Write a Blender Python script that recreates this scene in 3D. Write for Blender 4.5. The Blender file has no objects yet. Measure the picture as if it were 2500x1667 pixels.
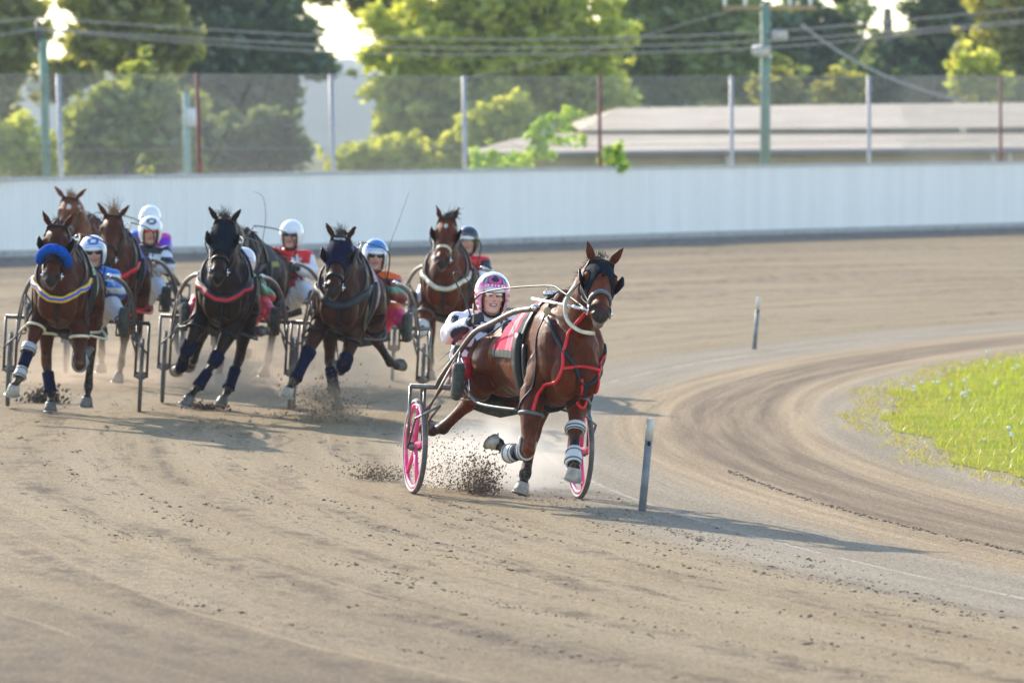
import bpy, bmesh, math, random
from mathutils import Vector, Matrix, noise
from mathutils.bvhtree import BVHTree
R = math.radians
rnd = random.Random(7)
scene = bpy.context.scene

# ------------------------------------------------------------------ camera, sky, sun, exposure
CAM_H, FPX, HOR, UC = 2.51, 13889.0, 358.0, 1250.0
cd = bpy.data.cameras.new('camera'); cam = bpy.data.objects.new('camera', cd); scene.collection.objects.link(cam)
cd.lens = 200; cd.sensor_width = 36; cd.clip_start = 0.5; cd.clip_end = 9000
cam.location = (0, 0, CAM_H); cam.rotation_euler = (R(90) - math.atan((832.5 - HOR) / FPX), 0, 0)
cd.dof.use_dof = True; cd.dof.focus_distance = 38.6; cd.dof.aperture_fstop = 4.2
scene.camera = cam
SUN_AZ, SUN_EL = 34.0, 27.0          # sun stands behind and to the left of the field
sdir = Vector((-math.sin(R(SUN_AZ)) * math.cos(R(SUN_EL)), math.cos(R(SUN_AZ)) * math.cos(R(SUN_EL)), math.sin(R(SUN_EL))))
world = bpy.data.worlds.new('World'); scene.world = world; world.use_nodes = True
wn = world.node_tree; wn.nodes.clear()
sky = wn.nodes.new('ShaderNodeTexSky'); sky.sky_type = 'NISHITA'; sky.sun_disc = False
sky.sun_elevation = R(SUN_EL); sky.sun_rotation = R(-SUN_AZ); sky.altitude = 200
sky.air_density = 1.0; sky.dust_density = 0.6; sky.ozone_density = 1.0
bg = wn.nodes.new('ShaderNodeBackground'); bg.inputs['Strength'].default_value = 0.15
wo = wn.nodes.new('ShaderNodeOutputWorld')
wn.links.new(sky.outputs[0], bg.inputs[0]); wn.links.new(bg.outputs[0], wo.inputs[0])
sl = bpy.data.lights.new('sun', 'SUN'); sl.energy = 2.95; sl.angle = R(0.55); sl.color = (1.0, 0.89, 0.74)
sun = bpy.data.objects.new('sun', sl); scene.collection.objects.link(sun)
sun.rotation_euler = sdir.to_track_quat('Z', 'Y').to_euler()
scene.view_settings.view_transform = 'Standard'; scene.view_settings.look = 'None'
scene.view_settings.exposure = 1.40; scene.view_settings.gamma = 1.0
scene.cycles.use_denoising = True
scene.cycles.max_bounces = 6; scene.cycles.transparent_max_bounces = 8; scene.cycles.volume_bounces = 1

# ------------------------------------------------------------------ helpers
def srgb(r, g, b):
    def f(c):
        c /= 255.0
        return c / 12.92 if c <= 0.04045 else ((c + 0.055) / 1.055) ** 2.4
    return (f(r), f(g), f(b), 1.0)
def lin(r, g, b): return (r, g, b, 1.0)
def mixc(a, b, t): return tuple(a[i] * (1 - t) + b[i] * t for i in range(4))
def sstep(a, b, x):
    t = max(0.0, min(1.0, (x - a) / (b - a))); return t * t * (3 - 2 * t)
def tag(o, label=None, cat=None, group=None, kind=None):
    if label: o['label'] = label
    if cat: o['category'] = cat
    if group: o['group'] = group
    if kind: o['kind'] = kind
    return o
def thing(name, label, cat, M=None, group=None):
    o = bpy.data.objects.new(name, None); scene.collection.objects.link(o)
    o.empty_display_size = 0.2
    if M is not None: o.matrix_world = M
    return tag(o, label, cat, group)
def mk(name, bm, mat, parent=None, smooth=True, recalc=True):
    if isinstance(bm, bmesh.types.BMesh):
        if recalc: bmesh.ops.recalc_face_normals(bm, faces=bm.faces)
        me = bpy.data.meshes.new(name); bm.to_mesh(me); bm.free()
    else: me = bm
    for p in me.polygons: p.use_smooth = smooth
    if mat is not None:
        for m in (mat if isinstance(mat, (list, tuple)) else [mat]): me.materials.append(m)
    o = bpy.data.objects.new(name, me); scene.collection.objects.link(o)
    if parent is not None: o.parent = parent
    return o
def L(x, f, z): return Vector((x, -f, z))      # rig frame: x to picture right, f forward, z up
def frame(t, side):
    t = t.normalized(); e1 = side - t * side.dot(t)
    if e1.length < 1e-4: e1 = Vector((0, 1, 0)) - t * t.y
    e1.normalize(); return e1, t.cross(e1)
def loft(bm, secs, n=14, side=Vector((1, 0, 0)), cap=True):
    rings = []
    for i, (c, a, b) in enumerate(secs):
        t = secs[min(i + 1, len(secs) - 1)][0] - secs[max(i - 1, 0)][0]
        e1, e2 = frame(t, side)
        rings.append([bm.verts.new(c + e1 * (a * math.cos(2 * math.pi * k / n)) + e2 * (b * math.sin(2 * math.pi * k / n))) for k in range(n)])
    for r0, r1 in zip(rings, rings[1:]):
        for k in range(n): bm.faces.new((r0[k], r0[(k + 1) % n], r1[(k + 1) % n], r1[k]))
    if cap:
        bm.faces.new(rings[0][::-1]); bm.faces.new(rings[-1])
    return rings
def tube(bm, pts, r, n=8, side=Vector((0.31, 0.2, 0.93))):
    rr = r if isinstance(r, (list, tuple)) else [r] * len(pts)
    loft(bm, [(Vector(p), q, q) for p, q in zip(pts, rr)], n, side)
def crom(pts, k=6, closed=False):
    pts = [Vector(p) for p in pts]; out = []; n = len(pts)
    rng = range(n) if closed else range(n - 1)
    for i in rng:
        p0 = pts[(i - 1) % n] if closed else pts[max(i - 1, 0)]
        p1 = pts[i]; p2 = pts[(i + 1) % n]
        p3 = pts[(i + 2) % n] if closed else pts[min(i + 2, n - 1)]
        for j in range(k):
            t = j / k
            out.append(0.5 * ((2 * p1) + (p2 - p0) * t + (2 * p0 - 5 * p1 + 4 * p2 - p3) * t * t + (3 * p1 - p0 - 3 * p2 + p3) * t ** 3))
    if not closed: out.append(pts[-1])
    return out
def ell(bm, c, r, rot=None, u=14, v=10):
    M = Matrix.Translation(c)
    if rot is not None: M = M @ rot.to_4x4()
    M = M @ Matrix.Diagonal((r[0], r[1], r[2], 1))
    bmesh.ops.create_uvsphere(bm, u_segments=u, v_segments=v, radius=1, matrix=M)
def box(bm, c, s, rot=None):
    M = Matrix.Translation(c)
    if rot is not None: M = M @ rot.to_4x4()
    bmesh.ops.create_cube(bm, size=1, matrix=M @ Matrix.Diagonal((s[0], s[1], s[2], 1)))
def torus(bm, c, axis, side, Ra, Rb, r, n=26, m=8, a0=0, a1=360):
    e1, e2 = frame(Vector(axis), Vector(side)); full = abs(a1 - a0) >= 360
    pts = [c + e1 * Ra * math.cos(R(a0 + (a1 - a0) * k / n)) + e2 * Rb * math.sin(R(a0 + (a1 - a0) * k / n)) for k in range(n if full else n + 1)]
    if not full:
        tube(bm, pts, r, m, Vector(axis)); return
    rings = []
    for i, p in enumerate(pts):
        o = (p - c).normalized()
        ax = Vector(axis).normalized()
        rings.append([bm.verts.new(p + o * r * math.cos(2 * math.pi * k / m) + ax * r * math.sin(2 * math.pi * k / m)) for k in range(m)])
    for i in range(n):
        a, b = rings[i], rings[(i + 1) % n]
        for k in range(m): bm.faces.new((a[k], a[(k + 1) % m], b[(k + 1) % m], b[k]))
def remesh(bm, voxel, smooth=4, fac=0.5):
    bmesh.ops.recalc_face_normals(bm, faces=bm.faces)
    me = bpy.data.meshes.new('tmp'); bm.to_mesh(me); bm.free()
    o = bpy.data.objects.new('tmp', me); scene.collection.objects.link(o)
    m = o.modifiers.new('r', 'REMESH'); m.mode = 'VOXEL'; m.voxel_size = voxel
    s = o.modifiers.new('s', 'SMOOTH'); s.factor = fac; s.iterations = smooth
    dg = bpy.context.evaluated_depsgraph_get()
    out = bpy.data.meshes.new_from_object(o.evaluated_get(dg))
    bpy.data.objects.remove(o); bpy.data.meshes.remove(me)
    out.materials.clear()
    return out
def paint(me, fn):
    if 'Col' not in me.color_attributes: me.color_attributes.new('Col', 'FLOAT_COLOR', 'POINT')
    ca = me.color_attributes['Col']
    buf = []
    for v in me.vertices: buf.extend(fn(v.co, v.normal))
    ca.data.foreach_set('color', buf)
def bvh_of(me):
    return BVHTree.FromPolygons([v.co.copy() for v in me.vertices], [tuple(p.vertices) for p in me.polygons])
def strip(name, pts, nrm, w, th, mat, parent, closed=False):
    bm = bmesh.new(); rings = []; n = len(pts)
    for i in range(n):
        a = pts[(i + 1) % n] if closed else pts[min(i + 1, n - 1)]
        b = pts[(i - 1) % n] if closed else pts[max(i - 1, 0)]
        t = (a - b).normalized(); s = t.cross(nrm[i]); s.normalize()
        p = pts[i]; N = nrm[i]
        rings.append([bm.verts.new(q) for q in (p + s * w / 2, p + s * w * .36 + N * th, p - s * w * .36 + N * th, p - s * w / 2, p - N * th * .6)])
    m = 5
    for i in range(n if closed else n - 1):
        a, b = rings[i], rings[(i + 1) % n]
        for k in range(m): bm.faces.new((a[k], a[(k + 1) % m], b[(k + 1) % m], b[k]))
    if not closed: bm.faces.new(rings[0]); bm.faces.new(rings[-1])
    return mk(name, bm, mat, parent)
def strap(name, pts, w, th, mat, parent, bvh, closed=False, off=0.004, k=6, ray=None):
    P, N = [], []
    for p in crom(pts, k, closed):
        if ray is not None:
            loc, n, i, d = bvh.ray_cast(p - ray * .6, ray, 1.2)
            if loc is None: loc, n, i, d = bvh.find_nearest(p)
        else: loc, n, i, d = bvh.find_nearest(p)
        if loc is None: continue
        P.append(loc + n * off); N.append(n)
    for it in range(2):
        N = [(N[max(i - 1, 0)] + N[i] * 2 + N[min(i + 1, len(N) - 1)]).normalized() for i in range(len(N))]
    return strip(name, P, N, w, th, mat, parent, closed)
def hoop(name, c, axis, side, rad, w, th, mat, parent, bvh, off=0.004, n=24, a0=0, a1=360):
    e1, e2 = frame(Vector(axis), Vector(side)); P, N = [], []
    full = abs(a1 - a0) >= 360
    for k in range(n if full else n + 1):
        a = R(a0 + (a1 - a0) * k / n); d = e1 * math.cos(a) + e2 * math.sin(a)
        hit = bvh.ray_cast(c + d * rad, -d, rad)
        if hit[0] is None: q = c + d * rad * 0.55
        else: q = hit[0]
        P.append(q + d * off); N.append(d)
    return strip(name, P, N, w, th, mat, parent, full)
def shell(name, me, pred, off, th, mat, parent, colf=None, bsm=3):
    bm = bmesh.new(); bm.from_mesh(me)
    keep = [pred(v.co) for v in bm.verts]
    bmesh.ops.delete(bm, geom=[f for f in bm.faces if not all(keep[v.index] for v in f.verts)], context='FACES')
    bmesh.ops.delete(bm, geom=[v for v in bm.verts if not v.link_faces], context='VERTS')
    if not bm.faces: bm.free(); return None
    bm.normal_update()
    for it in range(bsm):
        new = {}
        for v in bm.verts:
            if v.is_boundary:
                nb = [e.other_vert(v).co for e in v.link_edges if e.is_boundary]
                if len(nb) == 2: new[v] = v.co * 0.4 + (nb[0] + nb[1]) * 0.3
        for v, c in new.items(): v.co = c
    for v in bm.verts: v.co += v.normal * (off + th)
    bmesh.ops.solidify(bm, geom=list(bm.faces), thickness=th)
    o = mk(name, bm, mat, parent)
    if colf: paint(o.data, colf)
    return o

# ------------------------------------------------------------------ materials
def nodes_of(name):
    m = bpy.data.materials.new(name); m.use_nodes = True
    nt = m.node_tree; return m, nt, nt.nodes['Principled BSDF']
class G:
    """tiny node graph builder"""
    def __init__(s, nt): s.nt = nt
    def n(s, t, **k):
        x = s.nt.nodes.new(t)
        for a, b in k.items(): setattr(x, a, b)
        return x
    def put(s, sock, v):
        if hasattr(v, 'is_output'): s.nt.links.new(v, sock)
        elif v is not None: sock.default_value = v
    def math(s, op, a, b=None, c=None, clamp=False):
        x = s.n('ShaderNodeMath', operation=op, use_clamp=clamp)
        s.put(x.inputs[0], a)
        if b is not None: s.put(x.inputs[1], b)
        if c is not None: s.put(x.inputs[2], c)
        return x.outputs[0]
    def vec(s, x, y, z=0.0):
        v = s.n('ShaderNodeCombineXYZ'); s.put(v.inputs[0], x); s.put(v.inputs[1], y); s.put(v.inputs[2], z); return v.outputs[0]
    def noise(s, vec, scale, detail=3, rough=0.55, dist=0.0):
        x = s.n('ShaderNodeTexNoise'); s.put(x.inputs['Vector'], vec); x.inputs['Scale'].default_value = scale
        x.inputs['Detail'].default_value = detail; x.inputs['Roughness'].default_value = rough; x.inputs['Distortion'].default_value = dist
        return x.outputs['Fac']
    def ramp(s, f, a, b, lo=0.0, hi=1.0):
        x = s.n('ShaderNodeMapRange', interpolation_type='SMOOTHSTEP'); s.put(x.inputs[0], f)
        s.put(x.inputs[1], a); s.put(x.inputs[2], b); x.inputs[3].default_value = lo; x.inputs[4].default_value = hi
        return x.outputs[0]
    def mix(s, f, a, b, blend='MIX'):
        x = s.n('ShaderNodeMix', data_type='RGBA', blend_type=blend); s.put(x.inputs[0], f); s.put(x.inputs[6], a); s.put(x.inputs[7], b)
        return x.outputs[2]
    def bump(s, h, strength, dist=0.01):
        x = s.n('ShaderNodeBump'); s.put(x.inputs['Height'], h); x.inputs['Strength'].default_value = strength; x.inputs['Distance'].default_value = dist
        return x.outputs[0]
    def coord(s, k='Object'): return s.n('ShaderNodeTexCoord').outputs[k]
def plain(name, col, rough=0.6, metal=0.0, var=0.18, scale=18.0, bump=0.15, dirt=None, spec=0.5, sheen=0.0, coat=0.0):
    m, nt, p = nodes_of(name); g = G(nt); c = g.coord()
    a = g.noise(c, scale, 4); b = g.noise(c, scale * 6, 2)
    lo = tuple(x * (1 - var) for x in col[:3]) + (1,); hi = tuple(min(1, x * (1 + var)) for x in col[:3]) + (1,)
    k = g.mix(g.ramp(a, .3, .7), lo, hi)
    if dirt: k = g.mix(g.ramp(g.noise(c, scale * .35, 5, .65), .48, .75, 0, .75), k, dirt)
    g.put(p.inputs['Base Color'], k)
    p.inputs['Roughness'].default_value = rough; p.inputs['Metallic'].default_value = metal
    g.put(p.inputs['Roughness'], g.ramp(b, 0, 1, max(0, rough - .12), min(1, rough + .12)))
    p.inputs['Specular IOR Level'].default_value = spec; p.inputs['Sheen Weight'].default_value = sheen; p.inputs['Coat Weight'].default_value = coat
    if bump: g.put(p.inputs['Normal'], g.bump(b, bump, 0.01))
    return m
def painted(name, rough=0.6, bump=0.15, scale=40, var=.12, spec=0.5, sheen=0.0, coat=0.0, bd=0.01):
    m, nt, p = nodes_of(name); g = G(nt); c = g.coord()
    at = g.n('ShaderNodeAttribute', attribute_name='Col').outputs['Color']
    a = g.noise(c, scale, 4)
    k = g.mix(1.0, at, g.mix(a, lin(1 - var * 2, 1 - var * 2, 1 - var * 2), lin(1 + var, 1 + var, 1 + var)), 'MULTIPLY')
    g.put(p.inputs['Base Color'], k); p.inputs['Roughness'].default_value = rough
    p.inputs['Specular IOR Level'].default_value = spec; p.inputs['Sheen Weight'].default_value = sheen; p.inputs['Coat Weight'].default_value = coat
    if bump: g.put(p.inputs['Normal'], g.bump(a, bump, bd))
    return m
def coat_mat(name, rough=0.42):
    m, nt, p = nodes_of(name); g = G(nt); c = g.coord()
    at = g.n('ShaderNodeAttribute', attribute_name='Col').outputs['Color']
    mp = g.n('ShaderNodeMapping'); g.put(mp.inputs['Vector'], c); mp.inputs['Scale'].default_value = (34, 30, 9)
    hair = g.noise(mp.outputs[0], 2.2, 5, .7, .6); big = g.noise(c, 5.0, 4, .6); vein = g.noise(c, 13.0, 3, .5, 1.2)
    k = g.mix(1.0, at, g.mix(g.ramp(big, .3, .7), lin(.66, .6, .55), lin(1.3, 1.3, 1.25)), 'MULTIPLY')
    k = g.mix(g.ramp(hair, .42, .66, 0, .55), k, g.mix(1.0, k, lin(.42, .38, .34), 'MULTIPLY'))
    k = g.mix(g.ramp(hair, .50, .30, 0, .5), k, g.mix(1.0, k, lin(1.7, 1.5, 1.35), 'MULTIPLY'))
    g.put(p.inputs['Base Color'], k)
    g.put(p.inputs['Roughness'], g.ramp(g.noise(c, 9.0, 4), .35, .65, rough - .17, rough + .18))
    p.inputs['Specular IOR Level'].default_value = .15
    p.inputs['Sheen Weight'].default_value = .10; p.inputs['Sheen Roughness'].default_value = .4
    p.inputs['Sheen Tint'].default_value = lin(1, .55, .25)
    h = g.math('ADD', g.math('MULTIPLY', hair, .8), g.math('MULTIPLY', vein, .5))
    g.put(p.inputs['Normal'], g.bump(h, .42, .012))
    return m
def leaf_mat(name, var=.35, trans=.60):
    m = bpy.data.materials.new(name); m.use_nodes = True; nt = m.node_tree; nt.nodes.clear(); g = G(nt)
    at = g.n('ShaderNodeAttribute', attribute_name='Col').outputs['Color']
    a = g.n('ShaderNodeBsdfDiffuse'); b = g.n('ShaderNodeBsdfTranslucent'); gl = g.n('ShaderNodeBsdfGlossy')
    g.put(a.inputs[0], at); g.put(b.inputs[0], g.mix(1.0, at, lin(1.5, 1.35, .7), 'MULTIPLY')); gl.inputs[0].default_value = lin(.8, .85, .8); gl.inputs[1].default_value = .4
    x = g.n('ShaderNodeMixShader'); x.inputs[0].default_value = trans; nt.links.new(a.outputs[0], x.inputs[1]); nt.links.new(b.outputs[0], x.inputs[2])
    y = g.n('ShaderNodeMixShader'); y.inputs[0].default_value = .05; nt.links.new(x.outputs[0], y.inputs[1]); nt.links.new(gl.outputs[0], y.inputs[2])
    o = g.n('ShaderNodeOutputMaterial'); nt.links.new(y.outputs[0], o.inputs[0])
    return m
M = {}
M['black'] = plain('black_leather', lin(.006, .0065, .008), .5, spec=.35, dirt=lin(.035, .03, .025))
M['strap'] = plain('dark_strap', lin(.010, .014, .020), .55, spec=.35, dirt=lin(.05, .045, .04))
M['greystrap'] = plain('grey_strap', lin(.10, .11, .12), .5, dirt=lin(.25, .22, .18))
M['cream'] = plain('cream_rubber', lin(.62, .58, .42), .5, dirt=lin(.4, .33, .22))
M['white'] = plain('white_plastic', lin(.75, .75, .74), .4, var=.06, dirt=lin(.45, .38, .30))
M['red'] = plain('red_webbing', lin(.62, .012, .016), .5, var=.1)
M['yellow'] = plain('yellow_webbing', lin(.72, .42, .02), .5, var=.1)
M['bluefluff'] = plain('blue_fleece', lin(.004, .085, .46), .95, var=.3, scale=60, bump=.7, spec=.1)
M['hood'] = plain('hood_cloth', lin(.005, .010, .018), .85, spec=.08, bump=.3, scale=30)
M['hoodnavy'] = plain('navy_hood_cloth', lin(.007, .008, .028), .85, spec=.1, bump=.3, scale=30)
M['blueband'] = plain('blue_band', lin(.01, .09, .55), .6)
M['steel'] = plain('steel_tube', lin(.19, .18, .17), .40, .8, var=.2, dirt=lin(.16, .12, .09))
M['darksteel'] = plain('dark_painted_tube', lin(.09, .088, .09), .4, .5, dirt=lin(.22, .18, .14))
M['chrome'] = plain('chrome', lin(.75, .74, .72), .16, 1.0, var=.05, bump=0)
M['tyre'] = plain('tyre_rubber', lin(.10, .095, .09), .75, dirt=lin(.25, .21, .17), scale=30)
M['pink'] = plain('pink_painted_rim', lin(.86, .07, .27), .35, var=.1, dirt=lin(.7, .4, .38))
M['palepink'] = plain('pale_rim_wall', lin(.78, .55, .55), .4, var=.1, dirt=lin(.5, .42, .36))
M['greyrim'] = plain('grey_rim', lin(.22, .22, .23), .4, .4)
M['bluedisc'] = plain('blue_wheel_disc', lin(.05, .22, .42), .4, dirt=lin(.4, .33, .25))
M['hoof'] = plain('hoof_horn', lin(.34, .29, .23), .55, var=.25, scale=25, dirt=lin(.2, .16, .12))
M['darkhoof'] = plain('dark_hoof_horn', lin(.10, .09, .08), .5, var=.25, scale=25, dirt=lin(.25, .2, .15))
M['sole'] = plain('hoof_sole', lin(.06, .042, .03), .8, var=.4, scale=40, dirt=lin(.22, .16, .1))
M['shoe'] = plain('horse_shoe', lin(.35, .33, .31), .35, .7)
M['hair'] = plain('dark_horse_hair', lin(.022, .014, .010), .45, var=.4, scale=50)
M['redhair'] = plain('brown_horse_hair', lin(.22, .10, .045), .5, var=.4, scale=50)
M['eye'] = plain('dark_eye', lin(.008, .006, .005), .08, bump=0, var=0)
M['skin'] = plain('face_skin', lin(.50, .255, .18), .5, var=.1, scale=30, bump=.08)
M['lip'] = plain('lips', lin(.40, .13, .11), .4)
M['teeth'] = plain('teeth', lin(.75, .72, .65), .3, var=.03, bump=0)
M['glass'] = plain('mirror_lens', lin(.62, .58, .50), .06, .9, var=.35, scale=9, bump=0)
M['darkglass'] = plain('dark_lens', lin(.012, .012, .015), .08, var=0, bump=0)
M['redglass'] = plain('red_mirror_lens', lin(.72, .06, .02), .1, .7, var=.6, scale=12, bump=0)
M['glove'] = plain('black_glove', lin(.018, .019, .024), .6)
M['boot'] = plain('muddy_boot', lin(.055, .06, .05), .75, var=.4, scale=40, dirt=lin(.16, .15, .11), bump=.5)
M['jacket'] = painted('racing_silks', .45, .35, 22, .06, bd=.02)
M['trouser'] = painted('race_trousers', .5, .35, 22, .1, bd=.02)
M['helmet'] = painted('helmet_shell', .16, 0, 20, .02, coat=.6)
M['bootp'] = painted('leg_boot_shell', .45, .1, 30, .1)
M['cloth'] = painted('saddle_cloth', .8, .3, 60, .1, spec=.25)
M['coat'] = coat_mat('horse_coat', .52)
M['wood'] = plain('tan_wood', lin(.38, .27, .12), .6)
M['tan'] = plain('tan_foam', lin(.42, .34, .2), .85)
M['leaf'] = leaf_mat('leaves')

# ------------------------------------------------------------------ ground shape
CX, CY, RIN = 65.3, 50.0, 65.0
def gz(x, y):
    t = math.hypot(x - CX, y - CY) - RIN
    if t <= 0: return 0.0
    return 0.042 * min(t, 4) + 0.022 * max(0, min(t - 4, 16))
def GP(u, v):
    z = 0.0
    for i in range(12):
        d = FPX * (CAM_H - z) / (v - HOR); x = (u - UC) * d / FPX; z = 0.5 * z + 0.5 * gz(x, d)
    return Vector((x, d, gz(x, d)))
def PX(u, v, d): return Vector(((u - UC) * d / FPX, d, CAM_H - (v - HOR) * d / FPX))
def polar(r, s): # s metres along the inner line from (CX-RIN, CY), positive away from camera
    a = s / RIN; return CX - r * math.cos(a), CY + r * math.sin(a)

# ------------------------------------------------------------------ ground, lanes, infield
def ground_material():
    m, nt, p = nodes_of('sand_track'); g = G(nt)
    sp = g.n('ShaderNodeSeparateXYZ'); g.put(sp.inputs[0], g.coord()); X, Y = sp.outputs[0], sp.outputs[1]
    dx = g.math('SUBTRACT', CX, X); dy = g.math('SUBTRACT', Y, CY)
    r = g.math('SQRT', g.math('ADD', g.math('MULTIPLY', dx, dx), g.math('MULTIPLY', dy, dy)))
    t = g.math('SUBTRACT', r, RIN); s = g.math('MULTIPLY', g.math('ARCTAN2', dy, dx), RIN)
    wob = g.math('MULTIPLY', g.math('SUBTRACT', g.noise(g.vec(g.math('MULTIPLY', t, .8), g.math('MULTIPLY', s, .12)), 1.0, 4), .5), .9)
    tw = g.math('ADD', t, wob)
    stretch = g.vec(t, g.math('MULTIPLY', s, .055))
    st2 = g.vec(t, g.math('MULTIPLY', s, .16))
    grain = g.noise(g.vec(X, g.math('MULTIPLY', Y, .35)), 62.0, 3, .75); mid = g.noise(g.vec(X, Y), 14.0, 4, .6)
    big = g.noise(g.vec(X, Y), .35, 4, .6)
    sand = g.mix(g.ramp(g.noise(stretch, 2.2, 5, .6), .3, .7), lin(.285, .210, .112), lin(.365, .284, .168))
    sand = g.mix(g.ramp(big, .35, .68, 0, .5), sand, lin(.325, .258, .162))
    # loosened damp streaks that follow the way round
    k1 = g.ramp(g.noise(stretch, 3.6, 6, .68, .4), .48, .66)
    k2 = g.ramp(g.noise(st2, 1.3, 4, .6), .38, .60)
    brk = g.ramp(g.noise(g.vec(X, g.math('MULTIPLY', Y, .45)), 4.5, 6, .72), .42, .60, .18, 1)
    k1 = g.math('MULTIPLY', k1, brk)
    damp = g.math('MULTIPLY', k1, g.math('MULTIPLY', k2, g.ramp(t, .9, 1.9, 0, 1.0)))
    sand = g.mix(damp, sand, lin(.105, .072, .043))
    k3 = g.math('MULTIPLY', g.ramp(g.noise(g.vec(g.math('MULTIPLY', t, 1.0), g.math('MULTIPLY', s, .22)), 8.0, 4, .6), .58, .68), g.ramp(g.noise(st2, 2.1, 3), .45, .6, 0, .75))
    sand = g.mix(g.math('MULTIPLY', k3, g.ramp(t, .3, 1.0)), sand, lin(.085, .062, .045))
    kd = g.math('MULTIPLY', brk, g.math('MULTIPLY', g.ramp(g.noise(g.vec(t, g.math('MULTIPLY', s, .10)), 1.1, 6, .7, .3), .42, .60), g.ramp(t, 3.0, 7.0, 0, .85)))
    sand = g.mix(kd, sand, lin(.135, .098, .068))
    # ribbons of turned-up soil along the running lines
    for tc, w_, s0_, s1_, am in ((.80, .17, -3, -7, .95), (1.75, .12, 2, -2, .8), (2.6, .14, 2, -3, .85), (3.4, .16, 4, -2, .85), (4.3, .22, 4, 0, .9), (5.4, .28, 6, 2, .9)):
        rb = g.ramp(g.math('ABSOLUTE', g.math('SUBTRACT', tw, tc)), .15 * w_, w_, 1, 0)
        rb = g.math('MULTIPLY', rb, g.math('MULTIPLY', g.ramp(s, s1_, s0_, 1, 0), g.ramp(g.noise(g.vec(g.math('ADD', t, tc * 7), g.math('MULTIPLY', s, .35)), 1.0, 4, .6), .38, .58)))
        sand = g.mix(g.math('MULTIPLY', g.math('MULTIPLY', rb, brk), am), sand, lin(.11, .076, .046))
    fg = g.math('MULTIPLY', g.ramp(s, -26, -16, .9, 0), g.math('MULTIPLY', g.ramp(t, 2.8, 5.2), g.ramp(g.noise(g.vec(t, g.math('MULTIPLY', s, .2)), .9, 5, .65), .30, .62, .25, 1)))
    sand = g.mix(fg, sand, lin(.15, .108, .07))
    # narrow wheel lines
    wl = g.math('MULTIPLY', g.ramp(g.math('ABSOLUTE', g.math('SUBTRACT', g.math('FRACT', g.math('ADD', g.math('MULTIPLY', tw, .83), .2)), .5)), .0, .035, 1, 0), g.ramp(g.noise(st2, 1.1, 2), .48, .6, 0, .55))
    sand = g.mix(wl, sand, lin(.42, .31, .19))
    grey = g.mix(g.ramp(g.noise(stretch, 3.0, 5), .3, .7), lin(.27, .225, .16), lin(.355, .302, .224))
    yel = g.mix(g.ramp(g.noise(g.vec(t, g.math('MULTIPLY', s, .02)), 6.0, 5, .6), .32, .68), lin(.27, .19, .105), lin(.46, .345, .20))
    brn = g.mix(g.ramp(g.noise(g.vec(t, g.math('MULTIPLY', s, .03)), 5.0, 6, .65), .33, .66), lin(.145, .10, .062), lin(.30, .222, .14))
    def band(a, b, e=.18): return g.math('MULTIPLY', g.ramp(tw2, a - e, a + e), g.ramp(tw2, b - e, b + e, 1, 0))
    tw2 = g.math('ADD', t, g.math('MULTIPLY', wob, .35))
    c = sand
    c = g.mix(g.ramp(tw2, .55, 1.15, .9, 0), c, grey)
    pl = g.math('MULTIPLY', g.ramp(g.math('ABSOLUTE', g.math('SUBTRACT', t, .125)), .012, .032, 1, 0), g.ramp(g.noise(g.vec(g.math('MULTIPLY', X, 1.0), Y), 1.7, 6, .75), .36, .62, 0, .62))
    c = g.mix(pl, c, lin(.56, .52, .46))
    c = g.mix(g.math('MULTIPLY', g.ramp(tw2, -.75, -.35, 1, 0), .85), c, yel)
    c = g.mix(g.math('MULTIPLY', band(-2.05, -1.12, .10), .92), c, brn)
    c = g.mix(g.math('MULTIPLY', g.ramp(tw2, -2.6, -2.3, 1, 0), .85), c, grey)
    # rough grass on the far side of the wall
    c = g.mix(g.ramp(g.math('SUBTRACT', Y, g.math('MULTIPLY', X, 1.65)), 119.0, 121.0), c, lin(.13, .15, .055))
    c = g.mix(g.ramp(grain, .42, .66, .0, .75), c, g.mix(1.0, c, lin(.55, .5, .46), 'MULTIPLY'))
    c = g.mix(g.ramp(mid, .55, .75, 0, .3), c, g.mix(1.0, c, lin(.62, .57, .52), 'MULTIPLY'))
    c = g.mix(g.ramp(g.noise(g.vec(X, Y), 60.0, 1), .68, .76, 0, .7), c, lin(.55, .48, .40))
    g.put(p.inputs['Base Color'], c); p.inputs['Roughness'].default_value = .95; p.inputs['Specular IOR Level'].default_value = .15
    peb = g.noise(g.vec(X, g.math('MULTIPLY', Y, .22)), 27.0, 4, .8)
    c2 = g.mix(g.ramp(peb, .36, .60, .42, 0), c, g.mix(1.0, c, lin(.48, .44, .40), 'MULTIPLY'))
    c2 = g.mix(g.ramp(peb, .58, .72, 0, .5), c2, g.mix(1.0, c2, lin(1.45, 1.42, 1.38), 'MULTIPLY'))
    g.put(p.inputs['Base Color'], c2)
    h = g.math('ADD', g.math('MULTIPLY', grain, .5), g.math('ADD', g.math('MULTIPLY', mid, .9), g.math('MULTIPLY', k1, -.5)))
    g.put(p.inputs['Normal'], g.bump(h, .55, .03))
    return m
def polar_sheet(name, rs, ss, zf, mat):
    bm = bmesh.new(); rows = []
    for s in ss:
        rows.append([bm.verts.new((*polar(r, s), zf(r, s))) for r in rs])
    for a, b in zip(rows, rows[1:]):
        for k in range(len(rs) - 1): bm.faces.new((a[k], a[k + 1], b[k + 1], b[k]))
    return mk(name, bm, mat)
rs = [1, 20, 40, 55, 60, 62, 63, 64, 64.7] + [65 + .25 * i for i in range(17)] + [69.5 + i for i in range(16)] + [88, 95, 110, 140, 200, 400, 900, 3000, 7000]
ss = [RIN * R(a) for a in (list(range(-130, -60, 5)) + list(range(-60, 80, 1)) + list(range(80, 231, 5)))]
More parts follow.
